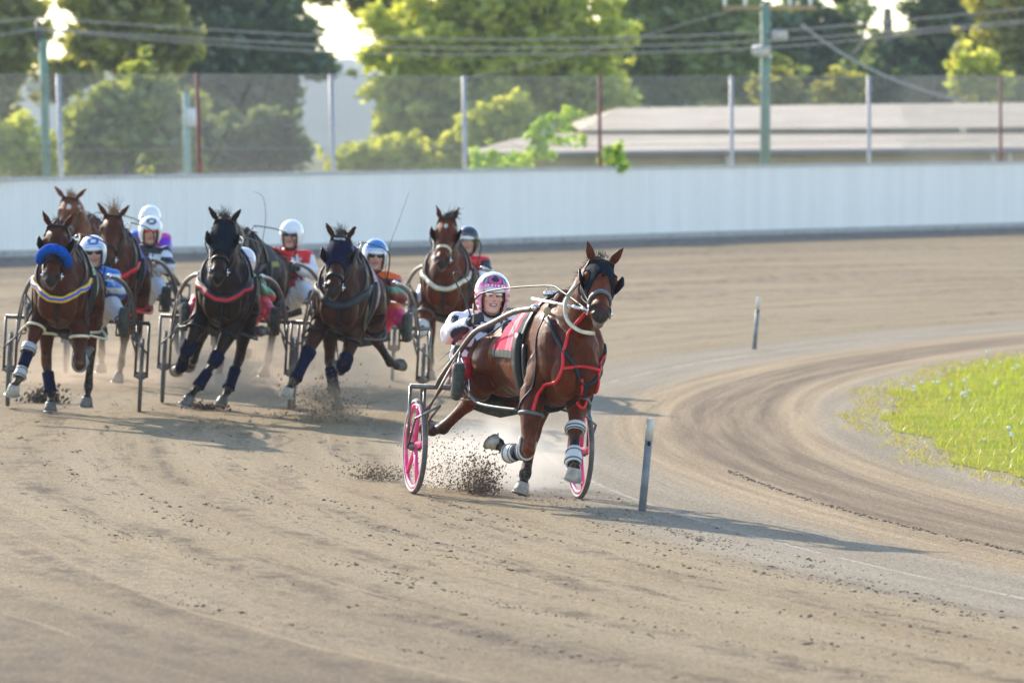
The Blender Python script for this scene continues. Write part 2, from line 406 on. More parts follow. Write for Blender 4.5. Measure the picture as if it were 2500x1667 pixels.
ss = [RIN * R(-130 + i) for i in range(361)]
gnd = polar_sheet('ground', rs, ss, lambda r, s: gz(*polar(r, s)), ground_material()); tag(gnd, kind='structure')
def lawn_edge(s): return 62.15 + .10 * math.sin(s * .9) + .07 * math.sin(s * 2.3 + 1) + .04 * math.sin(s * 6.1)
bm = bmesh.new(); rows = []
for i in range(160):
    s = -30 + i * .5
    rows.append([bm.verts.new((*polar(lawn_edge(s) - d, s), z)) for d, z in ((.32, .004), (.55, .03), (1.2, .05), (4, .05), (30, .05))])
for a, b in zip(rows, rows[1:]):
    for k in range(4): bm.faces.new((a[k], a[k + 1], b[k + 1], b[k]))
m, nt, p = nodes_of('lawn_soil'); g = G(nt); c = g.coord()
k = g.mix(g.ramp(g.noise(c, 1.6, 5, .6), .35, .65), lin(.20, .26, .03), lin(.32, .29, .08)); g.put(p.inputs['Base Color'], k); p.inputs['Roughness'].default_value = .9; p.inputs['Specular IOR Level'].default_value = 0
tag(mk('lawn', bm, m), kind='structure')
# blades
def blades():
    vs, fs, cs = [], [], []
    q = random.Random(3)
    for i in range(62000):
        s = q.uniform(-22, 34); e = lawn_edge(s); d = 5.2 * q.random() ** 1.25
        r = e - d + q.gauss(0, .03) + (abs(q.gauss(0, .085)) if d < .25 else 0); x, y = polar(r, s)
        if x > 1 + y * .0905 + .6: continue
        h = (.025 + .07 * sstep(.0, 1.3, d)) * q.uniform(.5, 1.35); w = q.uniform(.004, .008); a = q.uniform(0, 6.28); lx, ly = q.gauss(0, .5) * h, q.gauss(0, .5) * h
        z = .02; n = len(vs); dx, dy = math.cos(a) * w, math.sin(a) * w
        vs += [(x - dx, y - dy, z), (x + dx, y + dy, z), (x + lx, y + ly, z + h)]; fs.append((n, n + 1, n + 2))
        dry = sstep(.9, 0, d + q.gauss(0, .4)) + (.5 if q.random() < .12 else 0)
        c = mixc(lin(.20, .285, .028), lin(.35, .39, .06), q.random()); c = mixc(c, lin(.30, .255, .085), min(1, dry * .85)); cs += [c] * 3
    me = bpy.data.meshes.new('grass'); me.from_pydata(vs, [], fs)
    ca = me.color_attributes.new('Col', 'FLOAT_COLOR', 'POINT'); ca.data.foreach_set('color', [v for c in cs for v in c])
    o = mk('grass', me, leaf_mat('grass_blades', trans=.5)); tag(o, 'short bright green grass of the infield beside the track', 'grass', kind='stuff')
blades()
def dandelions():
    st = bmesh.new(); tube(st, [(0, 0, 0), (.006, 0, .10), (0, .004, .17)], .004, 5)
    hd = bmesh.new(); bmesh.ops.create_icosphere(hd, subdivisions=2, radius=.028, matrix=Matrix.Translation((0, .004, .19)))
    for v in hd.verts: v.co += (v.co - Vector((0, .004, .19))) * rnd.uniform(-.25, .25)
    root = thing('dandelion', 'white dandelion clock on a thin stem in the green infield grass', 'dandelion', group='dandelion clocks in the infield grass')
    mk('stem', st, plain('dandelion_stem', lin(.22, .2, .06)), root); mk('seed_head', hd, plain('dandelion_head', lin(.72, .7, .66), .9), root, recalc=False)
    pts = [(2203, 962), (2215, 968), (2225, 970), (2253, 958), (2281, 952), (2293, 954), (2328, 964), (2352, 958), (2354, 984), (2361, 985), (2369, 972), (2430, 958), (2350, 990), (2415, 880), (2406, 905), (2473, 916), (2488, 911), (2446, 905), (2470, 1078), (2471, 1086), (2406, 1095), (2320, 990), (2240, 972), (2426, 908), (2472, 1087)]
    for i, (u, v) in enumerate(pts):
        o = root if i == 0 else root.copy()
        if i:
            scene.collection.objects.link(o)
            for ch in list(root.children):
                c = ch.copy(); scene.collection.objects.link(c); c.parent = o
        w = GP(u, v + 14); o.location = (w.x, w.y, .045); o.rotation_euler = (rnd.uniform(-.2, .2), rnd.uniform(-.2, .2), rnd.uniform(0, 6)); sc = rnd.uniform(.42, .72); o.scale = (sc, sc, sc)
dandelions()
# clods thrown up along the racing line
def clods():
    base = []
    for k in range(5):
        b = bmesh.new(); bmesh.ops.create_icosphere(b, subdivisions=1, radius=1)
        for v in b.verts: v.co *= rnd.uniform(.6, 1.25)
        b.verts.ensure_lookup_table(); base.append(([tuple(v.co) for v in b.verts], [tuple(v.index for v in f.verts) for f in b.faces])); b.free()
    vs, fs, cs = [], [], []; q = random.Random(11)
    def add(x, y, sz, c):
        V, Fc = q.choice(base); n = len(vs); a = q.uniform(0, 6.28); ca, sa = math.cos(a), math.sin(a); z0 = gz(x, y)
        for p in V: vs.append((x + sz * (p[0] * ca - p[1] * sa), y + sz * (p[0] * sa + p[1] * ca) * 1.1, z0 + sz * (p[2] * .55 + .18)))
        for f in Fc: fs.append(tuple(n + i for i in f))
        cs.extend([c] * len(V))
    lanes = [(.62, .08, 26, -24, -6), (.95, .10, 44, -30, -6), (1.35, .12, 24, -26, -4), (1.8, .16, 30, -26, 4), (2.3, .18, 34, -24, 5), (2.9, .2, 36, -26, 6), (3.6, .25, 40, -26, 8), (4.4, .3, 36, -24, 10), (5.4, .4, 36, -22, 12), (7.2, .8, 40, -20, 16), (9.5, 1.0, 30, -16, 10)]
    for t, sg, n, s0, s1 in lanes:
        for c in range(n):
            sc = q.uniform(s0, s1); tc = t + q.gauss(0, sg) + .25 * math.sin(sc * .23 + t); ln_ = abs(q.gauss(.25, .45)) + .08; wd = q.uniform(.012, .045); m = int(q.uniform(6, 32) * (.5 + ln_))
            for i in range(m):
                s = sc + q.gauss(0, ln_); x, y = polar(RIN + tc + q.gauss(0, wd) + .06 * (s - sc) * q.choice((1, .3)), s)
                sz = q.uniform(.003, .008) if q.random() < .90 else q.uniform(.008, .017)
                add(x, y, sz, mixc(lin(.12, .085, .055), lin(.28, .205, .13), q.random()))
    for i in range(420):
        s = q.uniform(-19, -6); x, y = polar(RIN - 1.10 + q.gauss(0, .018), s); add(x, y, q.uniform(.004, .013), mixc(lin(.06, .042, .03), lin(.2, .15, .1), q.random()))
    for i in range(3800):
        s = q.uniform(-28, 22); r = RIN + q.uniform(-1.0, 12); x, y = polar(r, s); add(x, y, q.uniform(.002, .006), mixc(lin(.08, .06, .045), lin(.45, .38, .31), q.random()))
    me = bpy.data.meshes.new('dirt_clods'); me.from_pydata(vs, [], fs)
    ca = me.color_attributes.new('Col', 'FLOAT_COLOR', 'POINT'); ca.data.foreach_set('color', [v for c in cs for v in c])
    tag(mk('dirt_clods', me, painted('damp_clods', .95, .3, 60), smooth=False), 'dark damp clods of sand scattered along the track', 'clods', kind='stuff')
clods()

# ------------------------------------------------------------------ marker posts at the inner edge
def marker_post(u, v, label, lean, hgt):
    w = GP(u, v); Mx = Matrix.Translation(w) @ Matrix.Rotation(R(lean), 4, 'Y') @ Matrix.Rotation(R(3), 4, 'X')
    t = thing('marker_post', label, 'marker post', Mx, 'marker posts along the inner edge of the track')
    b = bmesh.new(); loft(b, [(Vector((0, 0, z)), r, r) for z, r in ((-.1, .027), (hgt * .765, .026))], 20)
    mk('pole', b, plain('grey_post', lin(.19, .20, .21), .55, var=.25, scale=9, dirt=lin(.03, .03, .032)), t)
    b = bmesh.new(); loft(b, [(Vector((0, 0, z)), r, r) for z, r in ((hgt * .765, .0268), (hgt - .006, .026), (hgt, .022))], 20)
    mk('white_cap', b, plain('worn_white_cap', lin(.62, .60, .56), .6, var=.1, scale=14, dirt=lin(.22, .16, .11)), t)
    b = bmesh.new(); ell(b, Vector((.004, -.026, hgt * .735)), (.012, .006, .018)); mk('reflector', b, M['black'], t)
marker_post(1568, 1247, 'leaning grey plastic post with scuffed white top, close beside the leading pink sulky', 5.2, .64)
marker_post(1842, 851, 'smaller far grey post with white top where the track bends away, beyond the leading horse', 4.6, .64)

# ------------------------------------------------------------------ outer wall, fence, buildings, poles
def interp(tab, u):
    if u <= tab[0][0]: a, b = tab[0], tab[1]
    elif u >= tab[-1][0]: a, b = tab[-2], tab[-1]
    else:
        for a, b in zip(tab, tab[1:]):
            if a[0] <= u <= b[0]: break
    return a[1] + (b[1] - a[1]) * (u - a[0]) / (b[0] - a[0])
WB = [(-300, 649), (0, 637), (530, 625), (1130, 607), (1800, 583), (2500, 561), (2800, 552)]
WT = [(-300, 441), (0, 433), (530, 423), (1130, 412), (1800, 402), (2500, 393), (2800, 389)]
path = []
for i in range(0, 4501, 50):
    u = -1100 + i; w = GP(u, interp(WB, u)); path.append((w, PX(u, interp(WT, u), w.y).z))
def along(path, step):
    out = [(path[0][0].copy(), path[0][1])]; acc = 0
    pts = []
    for (a, za), (b, zb) in zip(path, path[1:]):
        n = 20
        for k in range(n): t = k / n; pts.append((a.lerp(b, t), za + (zb - za) * t))
    last = pts[0][0]
    for p, z in pts[1:]:
        if (p - last).length >= step: out.append((p, z)); last = p
    return out
wp = along(path, .115)
wall = thing('track_wall', 'long white corrugated wall round the outside of the racetrack', 'wall', Matrix.Translation((0, 0, 0)))
bm = bmesh.new(); pr = None
for i, (p, z) in enumerate(wp[:-1]):
    t = (wp[i + 1][0] - p).normalized(); nrm = Vector((-t.y, t.x, 0)); 
    if nrm.y > 0: nrm = -nrm
    for off, adv in ((0, 0.0), (0, .05), (.022, .066), (.022, .10)):
        q = p + t * adv + nrm * off
        a = bm.verts.new((q.x, q.y, p.z - .05)); b = bm.verts.new((q.x, q.y, z - .03))
        if pr: bm.faces.new((pr[0], a, b, pr[1]))
        pr = (a, b)
m, nt, p = nodes_of('white_sheet_wall'); g = G(nt); c = g.coord(); sp = g.n('ShaderNodeSeparateXYZ'); g.put(sp.inputs[0], c)
pan = g.noise(g.vec(g.math('MULTIPLY', sp.outputs[0], 2.2), sp.outputs[1]), 1.4, 3)
k = g.mix(g.ramp(pan, .35, .65), lin(.87, .835, .775), lin(.92, .885, .825))
k = g.mix(g.ramp(g.noise(g.vec(g.math('MULTIPLY', sp.outputs[0], 9), g.math('MULTIPLY', sp.outputs[2], .7)), 1.0, 5, .7), .55, .8, 0, .3), k, lin(.5, .48, .45))
k = g.mix(g.ramp(g.math('ADD', sp.outputs[2], g.math('MULTIPLY', pan, .2)), .62, .85, .35, 0), k, lin(.45, .40, .33))
g.put(p.inputs['Base Color'], k); p.inputs['Roughness'].default_value = .45
mk('corrugated_sheeting', bm, m, wall, smooth=False)
def ribbon(name, prof, mat, parent, pts=wp, sk=6):
    bm = bmesh.new(); prev = None; P = pts[::sk] + [pts[-1]]
    for i, (p, z) in enumerate(P):
        a = P[max(i - 1, 0)][0]; b = P[min(i + 1, len(P) - 1)][0]; t = (b - a); t.z = 0; t.normalize(); nrm = Vector((-t.y, t.x, 0))
        if nrm.y > 0: nrm = -nrm
        ring = [bm.verts.new((p.x + nrm.x * o, p.y + nrm.y * o, (p.z if ref == 'b' else z) + h)) for o, h, ref in prof]
        if prev:
            for k in range(len(ring)): bm.faces.new((prev[k], prev[(k + 1) % len(ring)], ring[(k + 1) % len(ring)], ring[k]))
        else: bm.faces.new(ring)
        prev = ring
    bm.faces.new(prev); return mk(name, bm, mat, parent, smooth=False)
ribbon('capping_rail', [(.05, -.05, 't'), (.05, .0, 't'), (-.05, .0, 't'), (-.05, -.05, 't')], plain('weathered_cap', lin(.5, .5, .5), .5, dirt=lin(.3, .26, .2)), wall)
ribbon('base_board', [(.07, -.3, 'b'), (.07, .175, 'b'), (.025, .19, 'b'), (.025, -.3, 'b')], plain('grey_base_board', lin(.42, .40, .37), .7, dirt=lin(.15, .12, .1)), wall)
def shade_berm_mat(): return plain('wall_shade_soil', lin(.17, .135, .105), .95, var=.5, scale=6, bump=.6)
bs = ribbon('wall_shade_berm', [(.08, -.05, 'b'), (.08, .075, 'b'), (.5, .06, 'b'), (1.9, -.01, 'b'), (1.9, -.12, 'b')], shade_berm_mat(), None); tag(bs, kind='structure')  # low dark strip, its colour stands in for the wall's shadow on the track

FT = [(-300, 178), (0, 181), (145, 183), (481, 181), (808, 184), (1133, 187), (1463, 188), (2500, 185), (2800, 185)]
fence = thing('chain_link_fence', 'tall grey chain link fence on posts behind the white wall', 'fence', Matrix.Translation((0, 0, 0)))
fpath = []
for i in range(0, 4501, 50):
    u = -1100 + i; w = GP(u, interp(WB, u)); y = w.y + .35; q = PX(u, interp(FT, u), y); fpath.append((Vector((q.x, y, w.z + .3)), q.z))
fw = along(fpath, .055)
bm = bmesh.new()
wr = .0028
def flatwire(a, b):
    t = (b - a); s = t.cross(Vector((0, 1, 0))).normalized() * wr; n = Vector((0, wr * 1.2, 0))
    v = [bm.verts.new(q) for q in (a + s, a - s, a - n, b + s, b - s, b - n)]
    bm.faces.new((v[0], v[2], v[5], v[3])); bm.faces.new((v[2], v[1], v[4], v[5])); bm.faces.new((v[1], v[0], v[3], v[4]))
N = len(fw)
for i in range(N):
    for sg in (1, -1):
        p, z = fw[i]; hgt = z - p.z; steps = int(hgt / .075)
        a = Vector((p.x, p.y + .004 * sg, p.z)); j = i + sg * int(steps)
        jj = max(0, min(N - 1, j)); fr = abs(jj - i) / max(1, steps)
        mids = 4; prev = a
        for kx in range(1, mids + 1):
            qi = i + sg * (abs(jj - i) * kx / mids); q0 = fw[int(qi)]; q = Vector((q0[0].x, q0[0].y + .004 * sg, p.z + (q0[1] - p.z) * fr * kx / mids))
            flatwire(prev, q); prev = q
wire_m = plain('galvanised_wire', lin(.34, .33, .29), .5, .3, var=.1)
mk('wire_mesh', bm, wire_m, fence, smooth=False, recalc=False)
for nm, k in (('top_wire', 1.0), ('middle_wire', .55), ('bottom_wire', .12)):
    bm = bmesh.new(); tube(bm, [(p.x, p.y - .012, p.z + (z - p.z) * k + (.06 * math.sin(p.x * .8) if k < .2 else 0)) for p, z in fw[::18]], .006, 5); mk(nm, bm, wire_m, fence)
posts = [(143, 'g'), (481, 'r'), (808, 'g'), (1133, 'g'), (1463, 'r'), (1785, 'g'), (2120, 'g'), (2441, 'r'), (2765, 'g'), (-190, 'g')]
gp = plain('grey_fence_post', lin(.42, .41, .42), .5, .2); rp = plain('rusty_red_post', lin(.20, .035, .03), .7, var=.35, scale=12)
for u, k in posts:
    w = GP(u, interp(WB, u)); y = w.y + .39; top = PX(u, interp(FT, u), y); lean = .10 if u < 900 else .03
    b = bmesh.new(); rr = .045 if k == 'g' else .036
    tube(b, [(top.x + lean, y, w.z - .1), (top.x, y, top.z + .02)], rr, 12); o = mk('post', b, gp if k == 'g' else rp, fence)
    o['label'] = 'grey steel fence post' if k == 'g' else 'rusty red fence post'

def far_z(d, v): return CAM_H - (v - HOR) * d / FPX
GB = .5
def shed():
    D = 150.0
    def P(u, v, dd=0): return PX(u, v, D + dd)
    t = thing('long_shed', 'long low shed with pale corrugated hipped roof and khaki wall', 'shed', Matrix.Translation((0, 0, 0)))
    def roof_mat():
        m, nt, p = nodes_of('corrugated_roof'); g = G(nt); sp = g.n('ShaderNodeSeparateXYZ'); g.put(sp.inputs[0], g.coord())
        a = g.math('SINE', g.math('MULTIPLY', g.math('ADD', sp.outputs[0], g.math('MULTIPLY', sp.outputs[1], .55)), 26.0))
        k = g.mix(g.ramp(g.noise(g.coord(), .6, 5, .6), .3, .7), lin(.56, .42, .27), lin(.70, .55, .38))
        k = g.mix(g.ramp(a, -.2, .9, 0, .35), k, lin(.45, .34, .21)); g.put(p.inputs['Base Color'], k)
        p.inputs['Roughness'].default_value = .55; g.put(p.inputs['Normal'], g.bump(a, .5, .02)); return m
    rm = roof_mat()
    def sheet(name, pts, mat, th=.06):
        b = bmesh.new(); f = b.faces.new([b.verts.new(q) for q in pts]); r = bmesh.ops.extrude_face_region(b, geom=[f])
        for v in r['geom']:
            if isinstance(v, bmesh.types.BMVert): v.co.z -= th
        return mk(name, b, mat, t, smooth=False)
    up, lo = 10.0, 4.2
    ridge = [P(1508, 263, up), P(2100, 254, up), P(2750, 248, up)]
    ue = [P(1395, 300, 5.0), P(1418, 316, 4.4), P(2750, 306, 4.4)]
    sheet('upper_roof', [ridge[0], ridge[1], ridge[2], ue[2], ue[1]], rm)
    sheet('hip_end', [ridge[0], ue[1], P(1395, 298, 9)], rm)
    b = bmesh.new(); a0, a1 = P(1420, 317, 4.6), P(2750, 307, 4.6); c0, c1 = P(1380, 332, 4.6), P(2750, 322, 4.6)
    f = b.faces.new([b.verts.new(q) for q in (a0, a1, c1, c0)]); mk('clerestory_band', b, plain('dark_clerestory', lin(.12, .11, .10), .7), t)
    sheet('lower_roof', [P(1320, 325, 4.5), P(2750, 321, 4.5), P(2750, 360, 0), P(1130, 373, 0), P(1235, 343, 3)], rm)
    b = bmesh.new(); tube(b, [P(1130, 376, -.1), P(2750, 364, -.1)], .07, 8); mk('gutter', b, plain('grey_gutter', lin(.22, .21, .2), .5), t)
    b = bmesh.new(); q0, q1 = P(1165, 378, .5), P(2750, 366, .5)
    vs = [b.verts.new(q) for q in (q0, q1, Vector((q1.x, q1.y, 0)), Vector((q0.x, q0.y, 0)))]; b.faces.new(vs); vs2 = [b.verts.new((v.co.x, v.co.y + 9, v.co.z)) for v in vs]; b.faces.new(vs2[::-1])
    for i in range(4): b.faces.new((vs[i], vs[(i + 1) % 4], vs2[(i + 1) % 4], vs2[i]))
    mk('wall', b, plain('khaki_wall', lin(.42, .34, .16), .7, var=.1, scale=2), t, smooth=False)
    for u, v0, v1 in ((1772, 366, 402), (2418, 358, 385), (2460, 356, 392)):
        b = bmesh.new(); tube(b, [P(u, v0, .3), P(u + 3, (v0 + v1) / 2, .3), P(u + 12, v1 + 40, .3)], .06, 8); o = mk('downpipe', b, M['white'], t)
    b = bmesh.new(); ell(b, P(2351, 317, 3.2), (.09, .09, .11)); mk('roof_vent', b, M['cream'], t)
shed()
def gum(name): return plain(name, lin(.17, .25, .19), .75, var=.18, scale=5, bump=.3)
def pole(label, u, vtop, d, r, mat, lean=0.0):
    w = PX(u, vtop, d); t = thing('power_pole', label, 'pole', Matrix.Translation((w.x, d, GB)), 'green painted power poles beyond the fence')
    b = bmesh.new(); tube(b, [(lean, 0, -.2), (0, 0, w.z - GB)], [r * 1.08, r], 14); mk('shaft', b, mat, t); return t, w.z - GB
gm = plain('green_pole_paint', lin(.16, .26, .19), .7, var=.15, scale=4)
def lamp_on(t, hz, u_off, d, s, tilt):
    b = bmesh.new(); k = d / FPX
    x = u_off * k
    box(b, Vector((x, -.22, hz)), (.42 * s, .30, .24), Matrix.Rotation(R(tilt), 3, 'X')); bmesh.ops.bevel(b, geom=list(b.edges), offset=.05, segments=2)
    mk('lamp_head', b, plain('lamp_case', lin(.55, .52, .45), .35, dirt=lin(.3, .2, .12)), t)
    b = bmesh.new(); tube(b, [(0, 0, hz + .12), (x * .6, -.1, hz + .16), (x, -.16, hz + .1)], .03, 6); mk('bracket', b, M['darksteel'], t)
t, h = pole('tall green pole carrying two box lamps in front of the long shed', 1868, 8, 140, .12, gm)
lamp_on(t, CAM_H - GB - (125 - HOR) * 140 / FPX, -12, 140, 1.0, 12); lamp_on(t, CAM_H - GB - (87 - HOR) * 140 / FPX, 34, 140, .9, -8)
b = bmesh.new(); box(b, Vector((.1, -.05, h - .12)), (2.3, .09, .11)); mk('crossarm', b, M['wood'], t)
for k in (-1.0, -.5, .6, 1.1):
    b = bmesh.new(); loft(b, [(Vector((k, -.05, h + z)), r, r) for z, r in ((-.06, .03), (0, .05), (.04, .03), (.08, .045), (.12, .02))], 10); mk('insulator', b, M['white'], t)
t, h = pole('green pole with a grey insulator bracket near the left edge', 106, 95, 135, .10, gm, .12)
b = bmesh.new(); tube(b, [(-.09, 0, h - .3), (-.12, 0, h + .42)], .06, 10); box(b, Vector((-.08, 0, h + .1)), (.22, .16, .1)); mk('insulator_bracket', b, M['darksteel'], t)
b = bmesh.new(); box(b, Vector((-.2, -.15, h - 1.15)), (.34, .2, .22)); mk('lamp_head', b, M['cream'], t)
t, h = pole('short pale green pole with a white meter box behind the fence', 455, 226, 130, .085, plain('pale_green_pole', lin(.24, .38, .32), .7), .06)
b = bmesh.new(); box(b, Vector((.14, -.14, h - .56)), (.27, .2, .42)); bmesh.ops.bevel(b, geom=list(b.edges), offset=.02, segments=2); mk('meter_box', b, M['white'], t)
def power_wire(pts, r, d, label):
    q = [PX(u, v, d) for u, v in pts]; b = bmesh.new(); tube(b, crom(q, 8), r, 5)
    tag(mk('power_wire', b, plain('cable', lin(.30, .28, .25), .6, bump=0)), label, 'cable', 'overhead cables behind the fence')
power_wire([(92, 44), (440, 68), (850, 90), (1300, 97), (1868, 78), (2500, 22), (2700, 5)], .018, 134, 'topmost long overhead cable sagging across the trees')
power_wire([(98, 70), (440, 92), (850, 112), (1300, 117), (1868, 100), (2500, 50), (2700, 30)], .018, 134.4, 'middle long overhead cable sagging across the trees')
power_wire([(100, 72), (440, 103), (850, 129), (1300, 133), (1868, 117), (2500, 56), (2700, 38)], .018, 134.8, 'lowest long overhead cable sagging across the trees')
power_wire([(-200, 88), (0, 56), (92, 44)], .016, 133.8, 'short overhead cable running out of frame left of the bracketed pole, upper one')
power_wire([(-200, 125), (0, 87), (96, 70)], .02, 133.4, 'thick short overhead cable running out of frame left of the bracketed pole, lower one')
power_wire([(1955, 60), (2030, 115), (2130, 172), (2250, 220), (2360, 249)], .042, 146, 'thick pale service cable sloping from the lamp pole down to the shed roof')
power_wire([(1100, 198), (1420, 130), (1700, 50), (1840, 14)], .012, 140, 'thin dark cable climbing through the bright tree to the lamp pole')

# ------------------------------------------------------------------ trees and hills
def leaves_mesh(name, clumps, n, size, cols, parent, seed, flat=.5):
    q = random.Random(seed); vs, fs, cs = [], [], []
    tot = sum(c[1] ** 2 for c in clumps)
    for c, r, k in clumps:
        m = max(6, int(n * r * r / tot))
        base = mixc(cols[0], cols[1], k)
        for i in range(m):
            while True:
                d = Vector((q.uniform(-1, 1), q.uniform(-1, 1), q.uniform(-1, 1)))
                if .15 < d.length < 1: break
            d *= (.55 + .45 * d.length)
            p = c + Vector((d.x * r, d.y * r, d.z * r * .8)); s = size * q.uniform(.5, 1.3)
            a = Vector((q.gauss(0, 1), q.gauss(0, 1), q.gauss(0, flat))).normalized(); b = a.cross(Vector((q.gauss(0, 1), q.gauss(0, 1), q.gauss(0, 1)))).normalized()
            k0 = len(vs); vs += [p - a * s, p + b * s * .45, p + a * s, p - b * s * .45]; fs.append((k0, k0 + 1, k0 + 2, k0 + 3))
            cc = mixc(base, cols[q.randrange(len(cols))], q.random() * .55); j = q.uniform(.75, 1.2); cs += [(cc[0] * j, cc[1] * j, cc[2] * j, 1)] * 4
    me = bpy.data.meshes.new(name); me.from_pydata([tuple(v) for v in vs], [], fs)
    ca = me.color_attributes.new('Col', 'FLOAT_COLOR', 'POINT'); ca.data.foreach_set('color', [v for c in cs for v in c])
    return mk(name, me, M['leaf'], parent, smooth=False)
GREEN = {'dark': [lin(.11, .17, .085), lin(.17, .23, .10), lin(.28, .32, .13)], 'olive': [lin(.22, .24, .065), lin(.38, .39, .09), lin(.56, .53, .14)],
         'bright': [lin(.37, .45, .085), lin(.52, .57, .12), lin(.68, .67, .20)], 'mid': [lin(.19, .26, .07), lin(.31, .37, .09), lin(.48, .49, .14)], 'lime': [lin(.30, .52, .04), lin(.45, .60, .08), lin(.55, .62, .14)]}
bark = plain('bark', lin(.075, .055, .045), .9, var=.4, scale=6, bump=.6); palebark = plain('pale_bark', lin(.26, .21, .16), .9, var=.4, scale=6, bump=.6)
def tree(label, d, blobs, col, n, size, trunk, seed, name='tree', bk=None, clump=.9, per=10, cat='tree', group='trees behind the fence'):
    """blobs: (u, v, ru, rv) crown lobes in picture units at distance d, given their own depth"""
    q = random.Random(seed); k = d / FPX
    base = PX(trunk[0], 400, d); base.z = GB
    t = thing(name, label, cat, Matrix.Translation(base), group); clumps = []
    for (u, v, ru, rv) in blobs:
        c = PX(u, v, d) - base; a, b = ru * k, rv * k; nn = max(3, int(per * (a * b) / (clump * clump)))
        for i in range(nn):
            w = Vector((q.gauss(0, .5), q.gauss(0, .5), q.gauss(0, .5)))
            if w.length > 1: w.normalize()
            o = Vector((w.x * a, w.y * max(a, b) * .8, w.z * b))
            rr = clump * q.uniform(.45, 1.0); zz = (c + o).z
            if zz < .2: continue
            clumps.append((c + o, rr, q.random()))
    for i in range(int(len(clumps) * .45)):      # loose outer sprigs
        c_, r_, k_ = q.choice(clumps); o_ = Vector((q.gauss(0, 1), q.gauss(0, .6), q.gauss(0, 1))); o_ = o_.normalized() * r_ * q.uniform(1.0, 1.9)
        if (c_ + o_).z > .3: clumps.append((c_ + o_, r_ * q.uniform(.18, .40), q.random()))
    lv = leaves_mesh('crown', clumps, int(n * (.68 if n > 2000 else 1)), size, GREEN[col], t, seed)
    b = bmesh.new(); tz = PX(trunk[2], trunk[3], d) - base
    tr = trunk[4] * k
    mid = Vector((tz.x * .35 + q.uniform(-.2, .2), 0, tz.z * .5))
    tube(b, crom([(0, 0, -.1), mid, tz], 6), [tr * (1 - .65 * i / 12) for i in range(13)], 9)
    for i in range(9):
        c = q.choice(clumps)[0]; s = mid.lerp(tz, q.uniform(.1, .95)); c = s + (c - s) * min(1, 2.6 / max(.1, (c - s).length)); m2 = s.lerp(c, .5) + Vector((0, 0, .25)); pts = crom([s, m2, c], 4)
        tube(b, pts, [tr * .34 * (1 - .8 * j / (len(pts) - 1)) for j in range(len(pts))], 6)
    mk('trunk', b, bk or bark, t)
    return t
tree('dark olive tree at the far left edge, cut by the frame', 185, [(70, 10, 14, 30), (75, 90, 10, 16), (-60, -20, 90, 150), (10, 60, 30, 80), (-60, 200, 110, 140), (0, 330, 90, 90), (25, 160, 30, 40)], 'olive', 9000, .30, (-30, 400, -40, 0, 16), 1)
tree('low yellow green bush at the far left foot of the fence', 150, [(30, 350, 75, 60), (-50, 330, 70, 70), (85, 390, 40, 40)], 'bright', 4500, .2, (20, 420, 20, 340, 6), 2, name='bush', cat='bush', group='bushes behind the fence', clump=.5)
tree('small golden bush between the left pole and the leaning dark trunk', 190, [(150, 165, 45, 35), (205, 175, 40, 30), (130, 200, 50, 40)], 'olive', 2600, .24, (150, 420, 150, 170, 6), 3, name='bush', cat='bush', group='bushes behind the fence', clump=.6)
tree('yellow green tree with a slim dark trunk left of the dark evergreen', 168, [(225, 20, 25, 30), (210, 95, 14, 14), (195, -10, 25, 16), (310, -10, 90, 90), (270, 60, 40, 60), (370, 60, 60, 80), (310, 120, 80, 45), (225, 5, 25, 25), (410, 130, 60, 60), (250, 145, 25, 40)], 'olive', 12000, .24, (312, 430, 312, 20, 13), 4, clump=.75)
tree('tangled yellow green bush spilling along the fence under the slim dark trunk', 160, [(255, 290, 75, 90), (310, 220, 70, 50), (200, 360, 50, 60), (360, 330, 90, 80), (420, 260, 60, 60)], 'mid', 9500, .22, (280, 430, 280, 250, 7), 5, name='bush', cat='bush', group='bushes behind the fence', clump=.6)
tree('big dark evergreen tree reaching out over the sky gap', 195, [(705, 15, 30, 30), (745, 88, 22, 20), (690, 75, 40, 40), (550, 0, 130, 110), (500, 120, 110, 90), (610, 140, 100, 80), (720, 140, 50, 30), (560, 250, 130, 110), (660, 290, 60, 100), (600, 380, 120, 80), (765, 160, 26, 12), (610, 30, 60, 70)], 'dark', 24000, .28, (570, 430, 590, 40, 20), 6, clump=.9)
tree('yellow branch tips hanging from above over the sky gap', 178, [(850, -40, 90, 30), (810, -6, 40, 10), (880, 0, 60, 22), (960, 10, 50, 40)], 'olive', 4200, .22, (1030, 430, 960, -60, 9), 7, clump=.5)
tree('huge bright yellow green tree in the middle of the background', 172, [(915, 150, 30, 45), (905, 225, 30, 50), (935, 60, 30, 50), (1080, -10, 140, 110), (1250, -20, 170, 120), (1400, 40, 130, 110), (1010, 100, 70, 90), (1130, 130, 170, 110), (1300, 150, 170, 100), (985, 190, 40, 60), (975, 270, 50, 70), (1080, 260, 120, 100), (1200, 250, 150, 90), (1400, 170, 110, 70), (960, 350, 70, 60), (1050, 370, 130, 60), (1440, 240, 90, 60)], 'bright', 42000, .24, (1110, 430, 1060, 120, 18), 8, clump=.8)
tree('green tree standing between the bright tree and the lamp pole', 200, [(1590, 10, 120, 110), (1700, 60, 120, 100), (1560, 140, 110, 90), (1690, 190, 150, 70), (1800, 90, 80, 100), (1840, 200, 90, 60), (1600, 250, 120, 60)], 'mid', 17000, .26, (1660, 430, 1650, 60, 13), 9, clump=.85)
tree('dark tree behind the lamp pole filling the right background', 215, [(1600, 60, 90, 110), (1760, 20, 110, 80), (1920, 90, 110, 110), (2040, 170, 120, 90), (1900, 220, 150, 60), (2060, 60, 55, 60)], 'dark', 15000, .3, (1900, 430, 1920, 60, 15), 10, clump=.95)
